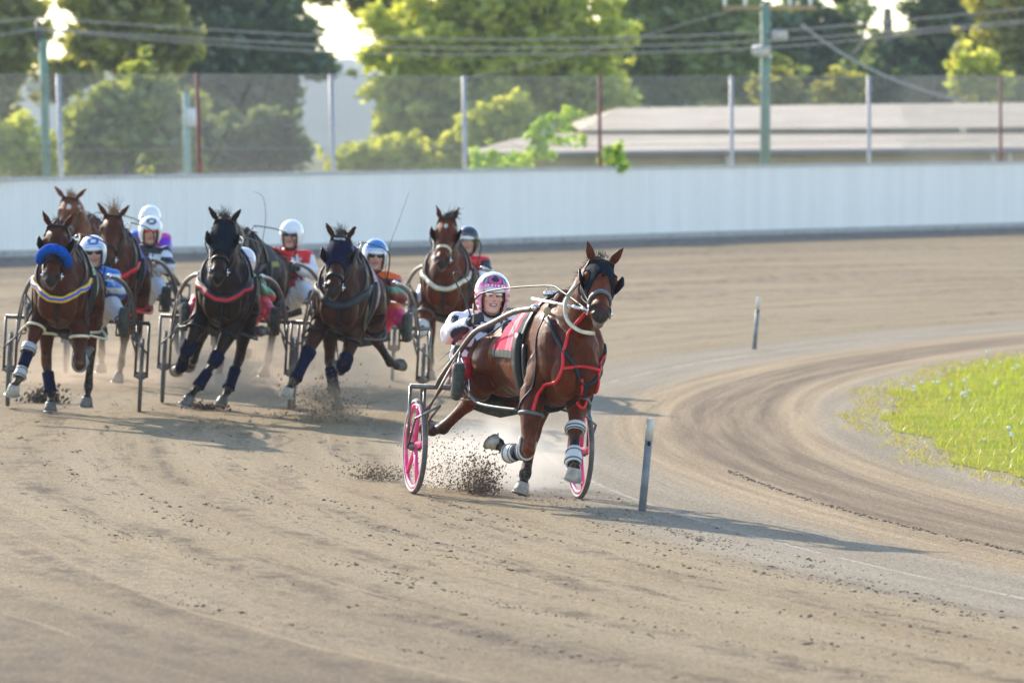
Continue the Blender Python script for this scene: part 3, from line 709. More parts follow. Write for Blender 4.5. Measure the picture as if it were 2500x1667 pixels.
tree('dark gum tree with a thick trunk and bright sky showing through its top', 205, [(2060, -20, 30, 20), (2200, 130, 110, 45), (2330, 110, 120, 90), (2310, 20, 100, 60), (2140, 220, 150, 50), (2260, 200, 150, 60), (2290, -10, 40, 25)], 'dark', 14500, .3, (2165, 430, 2165, 20, 28), 11, clump=.9, bk=palebark)
tree('olive tree filling the upper right corner of the background', 190, [(2470, 20, 110, 70), (2540, 110, 110, 110), (2430, 160, 90, 60), (2520, 220, 120, 70), (2620, 20, 120, 150)], 'olive', 11000, .27, (2520, 430, 2520, 40, 15), 12, clump=.85)
tree('small cone shaped yellow bush on the right above the shed roof', 180, [(2392, 158, 30, 26), (2385, 195, 55, 30), (2420, 215, 50, 30)], 'bright', 2400, .2, (2390, 430, 2390, 170, 5), 13, name='bush', cat='bush', group='bushes behind the fence', clump=.5)
tree('olive bush showing above the shed roof beside the lamp pole', 178, [(1890, 210, 45, 30), (1900, 240, 60, 30), (2060, 215, 50, 35)], 'olive', 2600, .2, (1895, 430, 1895, 220, 6), 14, name='bush', cat='bush', group='bushes behind the fence', clump=.5)
tree('sunlit lime green shrub poking above the white wall before the shed', 117.5, [(1330, 290, 36, 22), (1395, 285, 36, 22), (1300, 330, 34, 24), (1360, 330, 34, 30), (1415, 345, 20, 22), (1290, 385, 30, 26), (1190, 370, 34, 26), (1235, 395, 45, 26), (1345, 385, 20, 16), (1318, 360, 26, 16), (1170, 405, 40, 22)], 'lime', 1500, .085, (1300, 470, 1320, 320, 2.2), 15, name='shrub', cat='shrub', group='lime shrubs at the wall', clump=.16, per=3)
tree('small lime green sprig above the white wall right of the red fence post', 117.5, [(1510, 365, 18, 18), (1490, 385, 26, 22), (1515, 395, 20, 22)], 'lime', 340, .085, (1500, 470, 1508, 370, 1.6), 16, name='shrub', cat='shrub', group='lime shrubs at the wall', clump=.15, per=3)
tree('dense green bush under the yellow green tree, low behind the fence', 176, [(330, 400, 90, 30), (230, 405, 70, 28), (420, 395, 80, 34), (150, 400, 50, 30)], 'mid', 4200, .24, (330, 440, 330, 395, 5), 21, name='bush', cat='bush', group='bushes behind the fence', clump=.6)
tree('dark bush filling the foot of the big evergreen, low behind the fence', 182, [(520, 385, 90, 50), (620, 395, 90, 36), (700, 385, 60, 40), (480, 330, 60, 60), (600, 320, 110, 60)], 'dark', 6000, .26, (600, 440, 600, 390, 6), 22, name='bush', cat='bush', group='bushes behind the fence', clump=.65)
tree('bright bush under the huge yellow green tree, low behind the fence', 166, [(860, 385, 60, 40), (960, 380, 80, 40), (1060, 390, 80, 34), (1150, 350, 70, 50), (1220, 300, 80, 50)], 'bright', 6000, .22, (1000, 440, 1000, 390, 5), 23, name='bush', cat='bush', group='bushes behind the fence', clump=.6)
def hills():
    bm = bmesh.new(); q = random.Random(5); rows = []
    prof = [(-3000, 118), (-800, 112), (0, 122), (80, 112), (130, 118), (220, 108), (400, 100), (700, 78), (760, 66), (830, 74), (930, 90), (1400, 96), (2500, 90), (5500, 105)]
    for j, (dd, kk) in enumerate(((0, 0.0), (150, .45), (350, .85), (520, 1.0), (800, .8))):
        row = []
        for i in range(171):
            u = -3000 + i * 50; D = 1700
            h = PX(u, interp(prof, u), D).z; row.append(bm.verts.new(((u - UC) * D / FPX * (1 + dd / D), D + dd, max(.2, h * kk + q.gauss(0, .7) * kk))))
        rows.append(row)
    for a, b in zip(rows, rows[1:]):
        for k in range(170): bm.faces.new((a[k], a[k + 1], b[k + 1], b[k]))
    tag(mk('hills', bm, plain('forested_hill', lin(.045, .07, .06), .95, var=.35, scale=.03, bump=0)), kind='structure')
hills()

# ------------------------------------------------------------------ horses
def coat_cols(kind):
    return {'bay': (lin(.105, .021, .004), lin(.010, .007, .006)), 'darkbay': (lin(.062, .0155, .0045), lin(.008, .006, .005)), 'dark': (lin(.020, .0085, .005), lin(.006, .005, .005)), 'seal': (lin(.044, .0125, .005), lin(.007, .006, .006)),
            'brown': (lin(.072, .020, .0065), lin(.009, .007, .006)), 'chestnut': (lin(.15, .048, .015), lin(.08, .03, .012))}[kind]
# joints in rig frame (x, forward, up); image-left foreleg folded, image-right foreleg reaching
POSE_A = {'fl': [(-.15, .32, 1.16), (-.165, .16, .90), (-.21, .33, .50), (-.215, .09, .52), (-.225, -.01, .58)],
          'fr': [(.15, .36, 1.16), (.145, .22, .92), (.09, .48, .60), (.075, .62, .37), (.06, .72, .315)],
          'hl': [(-.15, -.90, 1.20), (-.19, -.84, .94), (-.20, -1.13, .70), (-.32, -1.36, .50), (-.375, -1.46, .475)],
          'hr': [(.15, -.88, 1.20), (.19, -.64, .93), (.17, -.72, .50), (.085, -.53, .22), (.05, -.44, .15)]}
POSE_C = {'fl': [(-.15, .32, 1.16), (-.165, .18, .90), (-.20, .42, .56), (-.215, .20, .45), (-.23, .09, .43)],
          'fr': [(.15, .36, 1.16), (.145, .22, .90), (.05, .40, .51), (-.05, .50, .25), (-.09, .57, .16)],
          'hl': [(-.15, -.90, 1.20), (-.19, -.84, .94), (-.22, -1.12, .68), (-.30, -1.32, .42), (-.33, -1.42, .37)],
          'hr': [(.15, -.88, 1.20), (.19, -.64, .93), (.14, -.74, .50), (.06, -.58, .20), (.03, -.49, .13)]}
POSE_D = {'fl': [(-.15, .34, 1.16), (-.155, .20, .90), (-.19, .45, .62), (-.23, .24, .56), (-.25, .14, .56)],
          'fr': [(.15, .32, 1.16), (.15, .17, .90), (.15, .18, .48), (.13, .14, .21), (.12, .20, .11)],
          'hl': [(-.15, -.90, 1.20), (-.19, -.74, .94), (-.17, -.92, .56), (-.15, -.86, .25), (-.14, -.80, .15)],
          'hr': [(.15, -.88, 1.20), (.19, -.82, .93), (.18, -1.08, .62), (.19, -1.22, .33), (.19, -1.30, .28)]}
def mirror(P):
    sw = {'fl': 'fr', 'fr': 'fl', 'hl': 'hr', 'hr': 'hl'}
    return {sw[k]: [(-x, f, z) for x, f, z in v] for k, v in P.items()}
def seg(bm, a, b, prof, n=14):
    loft(bm, [(a.lerp(b, t), w, d) for t, w, d in prof], n)
def horse(spec):
    s = spec; Mx = s['M']; root = thing('horse', s['label'], 'horse', Mx, 'harness horses in the race')
    vox = s.get('vox', .015); pose = {k: [L(*p) for p in v] for k, v in s['pose'].items()}
    bm = bmesh.new()
    T = [(-1.40, 1.11, .05, .10), (-1.33, 1.13, .14, .18), (-1.18, 1.15, .22, .245), (-.98, 1.17, .258, .275), (-.76, 1.185, .255, .272), (-.5, 1.158, .260, .298), (-.25, 1.145, .258, .345), (0, 1.155, .245, .385), (.18, 1.145, .235, .37), (.36, 1.12, .222, .32), (.50, 1.10, .19, .245), (.59, 1.09, .12, .15)]
    wd = s.get('wide', .91); T = [(f, z, a * wd, b) for f, z, a, b in T]
    dz_ = s.get('drop', .05); dr = lambda f: dz_ * sstep(-.25, -.85, f)
    T = [(f, z - dr(f), a, b * (1 - .35 * dr(f))) for f, z, a, b in T]
    for ring, (f, z, a, b_) in zip(loft(bm, [(L(0, f, z), a, b) for f, z, a, b in T], 20), T):
        for v in ring:
            if v.co.z > z: v.co.x *= 1 - s.get('peak', .28) * sstep(-.35, -.9, f) * (v.co.z - z) / b_
    # muscle masses
    for sg in (-1, 1):
        ell(bm, L(sg * .078, .53, 1.02), (.095, .10, .15)); ell(bm, L(sg * .148, .34, 1.17), (.088, .15, .23), Matrix.Rotation(R(-25), 3, 'X'))
        ell(bm, L(sg * .150, .17, 1.02), (.078, .15, .15)); ell(bm, L(sg * s.get('gx', .155), -1.0, 1.15 - dz_), (.120, .25, .19)); ell(bm, L(sg * .13, -1.23, 1.06 - dz_), (.11, .12, .24))
        ell(bm, L(sg * .165, -.66, 1.18 - dz_ * .7), (.085, .12, .12))
    ell(bm, L(0, .02, 1.50), (.055, .25, .065)); ell(bm, L(0, -.88, 1.37 - dz_), (.10, .26, .08))
    pol = L(*s['poll']); nb = L(0, .30, 1.30); pitch = R(s['pitch']); hy = R(s.get('hyaw', 0)); hr = R(s.get('hroll', 0))
    n = Vector((math.sin(hy) * math.cos(pitch), -math.cos(hy) * math.cos(pitch), -math.sin(pitch)))
    side = Matrix.Rotation(hr, 3, n) @ Vector((math.cos(hy), math.sin(hy), 0)); thr = n.cross(side)          # throat direction
    if thr.z > 0: thr = -thr
    HL = s.get('headlen', .58)
    def hp(t, lat, dp): return pol + n * (HL * t) + side * lat + thr * dp
    # neck
    mid = nb.lerp(pol, .5) + Vector((0, -.03, .035))
    npts = crom([L(0, .12, 1.27), nb, mid, pol + thr * .06], 5)
    m_ = len(npts) - 1
    loft(bm, [(p, .165 * (1 - t) ** 1.1 + .078 * t + .0, .33 * (1 - t) ** 1.15 + .135 * t) for p, t in ((p, i / m_) for i, p in enumerate(npts))], 18)
    # head
    S = [(-.10, .035, .05, .06), (0, .06, .088, .11), (.14, .075, .104, .14), (.26, .082, .108, .15), (.38, .08, .100, .145), (.50, .06, .080, .115), (.63, .048, .064, .092), (.76, .042, .060, .080), (.87, .040, .066, .078), (.95, .038, .060, .066), (1.0, .036, .042, .044), (1.03, .035, .02, .02)]
    loft(bm, [(hp(t, 0, o), a, b) for t, o, a, b in S], 18, side)
    fm = Matrix((side, -n, -thr)).transposed()          # head axes for ellipsoids
    for sg in (-1, 1):
        ell(bm, hp(.255, sg * .092, .02), (.026, .048, .04), fm)               # brow over the eye
        ell(bm, hp(.20, sg * .070, .14), (.045, .085, .085), fm)              # jowl
        ell(bm, hp(.90, sg * .046, .012), (.030, .05, .036), fm)              # nostril rim
        # ear
        e0 = hp(.0, sg * .060, -.01); tip = e0 - thr * .0 + Vector((0, 0, 0)) + (-n * .45 - thr * .75).normalized() * (s.get('earlen', .155)) + side * sg * s.get('earout', .06)
        if 'ears' in s: tip = e0 + (-n * s['ears'][0] - thr * s['ears'][1]).normalized() * s.get('earlen', .155) + side * sg * s.get('earout', .06)
        ax = (tip - e0)
        loft(bm, [(e0 + ax * t, w, w * .62) for t, w in ((-.08, .026), (.12, .027), (.34, .034), (.55, .029), (.78, .017), (.93, .008), (1.0, .004))], 12, side)
    ell(bm, hp(.98, 0, .085), (.038, .05, .03), fm)                            # lower lip
    # legs
    FP1 = [(-.05, .075, .17), (.3, .08, .155), (.7, .078, .135), (1.0, .076, .118)]
    FP2 = [(0, .088, .122), (.22, .086, .108), (.5, .070, .085), (.78, .052, .058), (.93, .052, .056), (1.04, .051, .055)]
    FP3 = [(-.08, .049, .052), (.05, .048, .050), (.22, .037, .044), (.5, .033, .042), (.78, .035, .044), (.95, .043, .049), (1.05, .041, .047)]
    FP4 = [(-.1, .036, .042), (.25, .034, .039), (.6, .031, .035), (1.0, .042, .048)]
    HP1 = [(-.0, .09, .16), (.4, .115, .20), (.8, .115, .18), (1.05, .10, .15)]
    HP2 = [(-.05, .11, .155), (.25, .092, .125), (.55, .068, .09), (.8, .050, .066), (.95, .050, .070), (1.04, .049, .066)]
    HP3 = [(-.1, .047, .060), (.06, .048, .064), (.25, .040, .050), (.55, .035, .044), (.8, .037, .046), (.95, .045, .052), (1.05, .042, .048)]
    for k, J in pose.items():
        P = (FP1, FP2, FP3, FP4) if k[0] == 'f' else (HP1, HP2, HP3, FP4)
        for a, b, pf in zip(J, J[1:], P): seg(bm, a, b, pf)
        ell(bm, J[2], (.047, .05, .05) if k[0] == 'f' else (.044, .06, .06)); ell(bm, J[3], (.038, .045, .045))
        if k[0] == 'h':
            d = (J[1] - J[2]).normalized() + (J[3] - J[2]).normalized() ; d = -(d.normalized()) if d.length > .05 else Vector((0, 1, 0))
            ell(bm, J[2] + d * .045 + (J[1] - J[2]).normalized() * .03, (.026, .032, .045))
    me = remesh(bm, vox, s.get('smooth', 5))
    base, pts = coat_cols(s['coat'])
    for v in me.vertices:                       # nostril hollows
        for sg in (-1, 1):
            q = hp(.925, sg * .058, .0); d = (v.co - q).length
            if d < .034: v.co -= (side * sg * .6 + n * .5 - thr * .4).normalized() * .024 * (1 - (d / .034) ** 2)
    lower = [(J[2], J[3], J[4], s.get('pt', {}).get(k, -.1)) for k, J in pose.items()]
    upper = [(J[1], J[2]) for J in pose.values()]
    def dist_seg(p, a, b):
        ab = b - a; t = max(0, min(1, (p - a).dot(ab) / ab.length_squared)); return (p - (a + ab * t)).length, t
    star = s.get('star'); rr = random.Random(5)
    def col(p, nn):
        c = base; dl = 1.0
        for a, b, e, pt_ in lower:
            d1, t1 = dist_seg(p, a, b); d2, t2 = dist_seg(p, b, e)
            if min(d1, d2) < .085: dl = min(dl, 1 - sstep(pt_, pt_ + .5, t1) if d1 <= d2 else 0.0)
        if dl < 1 and s.get('points', True): c = mixc(pts, c, max(0, dl))
        h = p - pol; t = h.dot(n) / HL; la = h.dot(side); dp = h.dot(thr)
        if -.05 < t < 1.1 and abs(la) < .14 and -.2 < dp < .24 and (p - hp(t, 0, .04)).length < .2:
            c = mixc(c, mixc(pts, lin(.055, .045, .042), .5), sstep(.84, 1.02, t))
            for sg in (-1, 1):
                if (p - hp(.935, sg * .056, .0)).length < .029: c = lin(.006, .005, .005)
            if star and dp < .0:
                if (la / star[1]) ** 2 + ((t - star[0]) / star[2]) ** 2 < 1: c = lin(.62, .58, .54)
            if t > .93 and dp > .06 and s.get('palelip', True): c = mixc(c, lin(.30, .22, .16), .5)
        if p.z < .75:
            k_ = noise.noise(p * 22) * .5 + noise.noise(p * 55) * .5; c = mixc(c, lin(.26, .19, .125), max(0, min(.6, (k_ + .12) * 1.1)) * sstep(.75, .25, p.z))
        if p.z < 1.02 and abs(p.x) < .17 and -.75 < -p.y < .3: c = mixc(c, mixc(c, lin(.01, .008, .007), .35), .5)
        return c
    paint(me, col)
    body = mk('body', me, M['coat'], root); bv = bvh_of(me)
    # hooves
    for k, J in pose.items():
        p = (J[4] - J[3]).normalized(); sd, _ = frame(p, Vector((1, 0, 0))); q = p.cross(sd)
        fl = s.get('toe', {}).get(k, 0)
        rot = Matrix.Rotation(R(fl), 3, sd); N = rot @ (p * math.cos(R(40)) - q * math.sin(R(40))); Tt = rot @ (p * math.cos(R(50)) + q * math.sin(R(50)))
        c = J[4] - p * .012; b = bmesh.new()
        prof = [(-.012, .041, .045, .0), (.0, .047, .051, .0), (.03, .052, .057, .012), (.072, .060, .066, .026)]
        rings = []
        for h_, a, d, fw_ in prof:
            cc = c + N * h_ + Tt * fw_; rings.append([b.verts.new(cc + sd * a * math.cos(2 * math.pi * i / 20) + Tt * (d * math.sin(2 * math.pi * i / 20) * (1 if math.sin(2 * math.pi * i / 20) > 0 else .82))) for i in range(20)])
        for r0, r1 in zip(rings, rings[1:]):
            for i in range(20): b.faces.new((r0[i], r0[(i + 1) % 20], r1[(i + 1) % 20], r1[i]))
        b.faces.new(rings[0][::-1]); cap = b.faces.new(rings[-1])
        mk('hoof', b, M['hoof'] if k in s.get('palehoof', ('fl', 'fr', 'hl', 'hr')) else M['darkhoof'], root)
        b = bmesh.new(); cc = c + N * .072 + Tt * .026
        ring0 = [cc + sd * .058 * math.cos(R(a)) + Tt * .064 * math.sin(R(a)) for a in range(-50, 231, 14)]
        strip('shoe', ring0, [N] * len(ring0), .020, .005, M['shoe'], root)
        ell(b, cc - Tt * .004, (.056, .056, .056)); 
        for v in b.verts:
            r_ = v.co - cc; v.co = cc + r_ - N * (r_.dot(N) * .9)
        ell(b, cc - Tt * .022 + N * .004, (.012, .026, .009)); mk('sole', b, M['sole'], root)
    # eyes
    for sg in (-1, 1):
        b = bmesh.new(); ell(b, hp(.285, sg * .099, .028), (.017, .022, .020), fm); mk('eye', b, M['eye'], root)
    H = dict(root=root, me=me, bv=bv, hp=hp, n=n, side=side, thr=thr, pol=pol, pose=pose, HL=HL, M=Mx, body=body)
    # mane, forelock, tail
    def hairs(name, roots, mat, ln, dirf, w=.004, k=1.0):
        vs, fs = [], []; q = random.Random(len(roots) + int(ln * 100))
        for p in roots:
            d = dirf(p, q); l = ln * q.uniform(.45, 1.1); pts = []; v = Vector(p); dd = Vector(d).normalized()
            for j in range(6):
                pts.append(v.copy()); dd = (dd + Vector((q.gauss(0, .18), q.gauss(0, .18), q.gauss(0, .12) - .11 * k))).normalized(); v += dd * l / 5
            sx = dd.cross(Vector((0, 1, .2))).normalized()
            if sx.length < .1: sx = Vector((1, 0, 0))
            i0 = len(vs)
            for j, p_ in enumerate(pts):
                ww = w * (1 - j / 5.5); vs += [p_ - sx * ww, p_ + sx * ww]
            for j in range(5): a = i0 + 2 * j; fs.append((a, a + 1, a + 3, a + 2))
        me2 = bpy.data.meshes.new(name); me2.from_pydata([tuple(v) for v in vs], [], fs); return mk(name, me2, mat, root)
    hm = M['redhair'] if s.get('hair') == 'red' else M['hair']; q = random.Random(9)
    rts = []
    up = (pol - nb).normalized()
    for i in range(s.get('mane', 320)):
        t = q.random(); p = npts[2].lerp(pol, t) + Vector((q.gauss(0, .008), 0, 0)); o = bv.ray_cast(p + Vector((0, .2, .5)), Vector((0, -.35, -1)).normalized(), 1)
        if o[0] is not None: rts.append(o[0] - Vector((0, 0, .004)))
    ms = s.get('mside', -1)
    hairs('mane', rts, hm, s.get('mlen', .12), lambda p, q: (ms * q.uniform(.1, 1.0), .9, q.uniform(-.4, .45)))
    rts = [hp(q.uniform(-.04, .04), q.gauss(0, .022), -.07 + q.uniform(-.01, .03)) for i in range(s.get('fore', 70))]
    hairs('forelock', rts, hm, s.get('flen', .12), s.get('fdir', lambda p, q: (q.gauss(0, .35), q.uniform(.0, .5), .9)), .0028)
    dock = L(0, -1.36, 1.30)
    hairs('tail', [dock + Vector((q.gauss(0, .025), 0, q.gauss(0, .03))) for i in range(160)], hm, .75, lambda p, q: (q.gauss(.15, .2), 1.0, q.uniform(-.5, .1)), .007, 1.6)
    tack(H, s); return H

def leg_boot(H, k, t0, t1, mat, a=2, b=3, off=.006, th=.012, half=None, name='leg_boot'):
    A, B = H['pose'][k][a], H['pose'][k][b]; ab = B - A
    def pred(p):
        t = (p - A).dot(ab) / ab.length_squared
        if not (t0 < t < t1): return False
        r_ = p - (A + ab * t)
        if r_.length > (.10 if t > 0 else .115): return False
        return half is None or r_.dot(half) > -.005
    def bc(p, nn):
        t = ((p - A).dot(ab) / ab.length_squared - t0) / (t1 - t0)
        return mat
    if not isinstance(mat, tuple): return shell(name, H['me'], pred, off, th, mat, H['root'])
    o = shell(name, H['me'], pred, off, th, M['bootp'], H['root'], bc)
    for tt in (.22, .78):
        q = A + ab * (max(t0, -.02) + (t1 - max(t0, -.02)) * tt); hoop('boot_strap', q, ab, Vector((1, 0, 0)), .14, .012, .005, M['greystrap'], H['root'], H['bv'], off=off + th)
    return o
def tack(H, s):
    root, me, bv, hp, n, side, thr, HL = (H[k] for k in ('root', 'me', 'bv', 'hp', 'n', 'side', 'thr', 'HL'))
    pose = H['pose']; pol = H['pol']
    st = M[s.get('strapmat', 'strap')]
    def hc(p): h = p - pol; return h.dot(n) / HL, h.dot(side), h.dot(thr)
    # hood or plain headband
    if s.get('hood'):
        lo = s.get('hoodlo', .40); eye = s.get('eyehole', .042)
        def pred(p):
            t, la, dp = hc(p)
            if dp > .075 + .1 * sstep(.1, .5, t) or abs(la) > .16: return False
            if not (.05 < t < lo + s.get('arch', .26) * min(1.3, (la / .09) ** 2)): return False
            if (p - hp(.285, math.copysign(.107, la), .025)).length < eye: return False
            return True
        shell('hood', me, pred, .003, .005, M[s['hood']], root)
        # seam down the middle
        P = [hp(t, 0, -.16) for t in (.08, .2, .3, .40)]; strap('hood_seam', [p + thr * .05 for p in P], .022, .010, M[s['hood']], root, bv)
    hoop('browband', hp(.10, 0, .04), n + thr * .25, side, .25, .026, .012, M[s.get('brow', 'black')], root, bv, a0=180 - 5, a1=365)
    hoop('headpiece', hp(.03, 0, .06), n - thr * .1, side, .26, .02, .010, M['black'], root, bv)
    nm = s.get('nose', 'black')
    if s.get('roll'):
        e = [hp(.56 + .05 * math.sin(R(a)), .118 * math.cos(R(a)), .075 - .225 * math.sin(R(a))) for a in range(-8, 189, 10)]
        bm2 = bmesh.new(); tube(bm2, e, [.028] + [.043] * (len(e) - 2) + [.028], 12, n)
        for v in bm2.verts: v.co += Vector((rnd.gauss(0, .002), rnd.gauss(0, .002), rnd.gauss(0, .002)))
        mk('shadow_roll', bm2, M['bluefluff'], root)
    hoop('noseband', hp(s.get('nt', .66), 0, .045), n, side, .25, s.get('nw', .028), .014, M[nm], root, bv)
    for sg in (-1, 1):
        strap('cheek_strap', [hp(.03, sg * .12, .05), hp(.25, sg * .14, .075), hp(.5, sg * .12, .085), hp(.70, sg * .10, .07), hp(.80, sg * .09, .065)], .018, .008, M['black'], root, bv)
        strap('throat_strap', [hp(.06, sg * .12, .09), hp(.18, sg * .12, .15), hp(.40, sg * .12, .16), hp(.62, sg * .1, .12), hp(.80, sg * .09, .08)], .016, .007, st, root, bv)
        b = bmesh.new(); c = hp(.82, sg * .078, .062); torus(b, c, side, n, .030, .030, .0055, 18, 6); tube(b, [c - side * sg * .02, c + side * sg * .02], .007, 8)
        mk('bit_ring', b, M['chrome'], root)
        if s.get('blinkers'):
            b = bmesh.new(); rows = []
            for i in range(8):
                q_ = i / 7; row = []
                for j in range(9):
                    h_ = -1 + j / 4; bow = 1 - .14 * abs(h_) ** 6
                    row.append(b.verts.new(hp(.285, sg * (.086 + .066 * q_ ** .75 * bow), .075 - .085 * q_ ** 1.5) + n * (.062 * h_ * (1 - .1 * q_))))
                rows.append(row)
            for r0, r1 in zip(rows, rows[1:]):
                for j in range(8): b.faces.new((r0[j], r0[j + 1], r1[j + 1], r1[j]))
            bmesh.ops.recalc_face_normals(b, faces=b.faces); bmesh.ops.solidify(b, geom=list(b.faces), thickness=.007); mk('blinker', b, M['black'], root)
    # collar / breast straps
    bc = s.get('collar', 'strap')
    if bc:
        w = s.get('collarw', .06); dz = s.get('collardz', 0)
        strap('breast_collar', [L(-.30, -.05, 1.22), L(-.30, .25, 1.20), L(-.20, .58, 1.13 + dz), L(0, .72, 1.06 + dz), L(.20, .58, 1.13 + dz), L(.30, .25, 1.20), L(.30, -.05, 1.22)], w, .016, M[bc], root, bv)
        if s.get('collar2'): strap('collar_trim', [L(-.30, .2, 1.20), L(-.20, .60, 1.13 + dz), L(0, .74, 1.06 + dz), L(.20, .60, 1.13 + dz), L(.30, .2, 1.20)], w * .45, .020, M[s['collar2']], root, bv)
        for sg in (-1, 1): strap('neck_strap', [L(sg * .02, .18, 1.62), L(sg * .2, .30, 1.45), L(sg * .24, .45, 1.26), L(sg * .2, .58, 1.13 + dz)], .022, .008, st, root, bv)
        strap('chest_strap', [L(0, .3, 1.08 + dz), L(.0, .3, .98), L(0, .3, .88), L(0, .25, .80)], .024, .008, st, root, bv, ray=Vector((0, 1, 0)))
    for nm_, pts_, w_, m_, rv in s.get('straps', []): strap(nm_, [L(*q) for q in pts_], w_, .009, M[m_], root, bv, off=.007, ray=Vector((0, 1, 0)) if rv else None)
    # saddle pad, saddle cloth, girth
    cc = s.get('cloth')
    if cc:
        def pred(p):
            f, z = -p.y, p.z; return -.60 < f < -.10 and z > s.get('clothz', 1.07) + .05 * math.sin(f * 30) * 0 and abs(p.x) < .34
        shell('saddle_cloth', me, pred, .006, .010, M['cloth'], root, cc)
    hoop('girth', L(0, -.06, 1.12), Vector((0, 1, 0)), Vector((1, 0, 0)), .7, .07, .014, M['black'], root, bv, off=.012)
    hoop('saddle_tree', L(0, .03, 1.14), Vector((0, 1, -.12)), Vector((1, 0, 0)), .7, .045, .022, M['black'], root, bv, off=.010, a0=-10, a1=190)
    hoop('saddle_pad', L(0, -.09, 1.14), Vector((0, 1, -.1)), Vector((1, 0, 0)), .7, .13, .035, M['black'], root, bv, off=.014, a0=-25, a1=205)
    b = bmesh.new()
    for sg in (-1, 1): torus(b, L(sg * .07, -.08, 1.575), Vector((0, 1, .2)), Vector((1, 0, 0)), .018, .018, .004, 16, 6)
    tube(b, [L(-.10, -.09, 1.545), L(0, -.09, 1.56), L(.10, -.09, 1.545)], .016, 8); mk('saddle_terret', b, M['chrome'], root)
    # hopples
    hp_m = M[s.get('hopple', 'greystrap')]
    for k in ('fl', 'fr', 'hl', 'hr'):
        A, B = pose[k][1], pose[k][2]; fr = s.get('hopt', .42) if k[0] == 'f' else .50
        c = A.lerp(B, fr); ax = (B - A).normalized(); b = bmesh.new(); ra, rb = (.079, .098) if k[0] == 'f' else (.088, .115)
        ax2 = (ax + Vector((0, .25 if k[0] == 'f' else -.35, 0))).normalized(); torus(b, c, ax2, Vector((1, 0, 0)), ra, rb, .013, 28, 8)
        mk('hopple', b, hp_m, root)
    for sg, a, bb in ((-1, 'fl', 'hl'), (1, 'fr', 'hr')):
        c1 = pose[a][1].lerp(pose[a][2], .42) + Vector((sg * .085, .05, .02)); c2 = pose[bb][1].lerp(pose[bb][2], .5) + Vector((sg * .085, -.05, .02)); m1 = c1.lerp(c2, .5) + Vector((sg * .10, 0, -.05))
        b = bmesh.new(); tube(b, crom([c1, m1, c2], 8), .010, 8); mk('hopple_strap', b, hp_m, root)
        hang = s.get('hanger', 'strap')
        strap('hopple_hanger', [L(sg * .05, .10, 1.56), L(sg * .27, .22, 1.30), L(sg * .26, .34, 1.08), L(sg * .22, .30, .92), c1], .018, .007, M[hang], root, bv)
        strap('rear_hanger', [L(sg * .04, -1.0, 1.53), L(sg * .28, -.98, 1.30), L(sg * .30, -1.0, 1.08), c2], .016, .006, M['black'], root, bv)
    for k, t0, t1, mt, a, bq in s.get('boots', []): leg_boot(H, k, t0, t1, mt if isinstance(mt, tuple) else M[mt], a, bq)

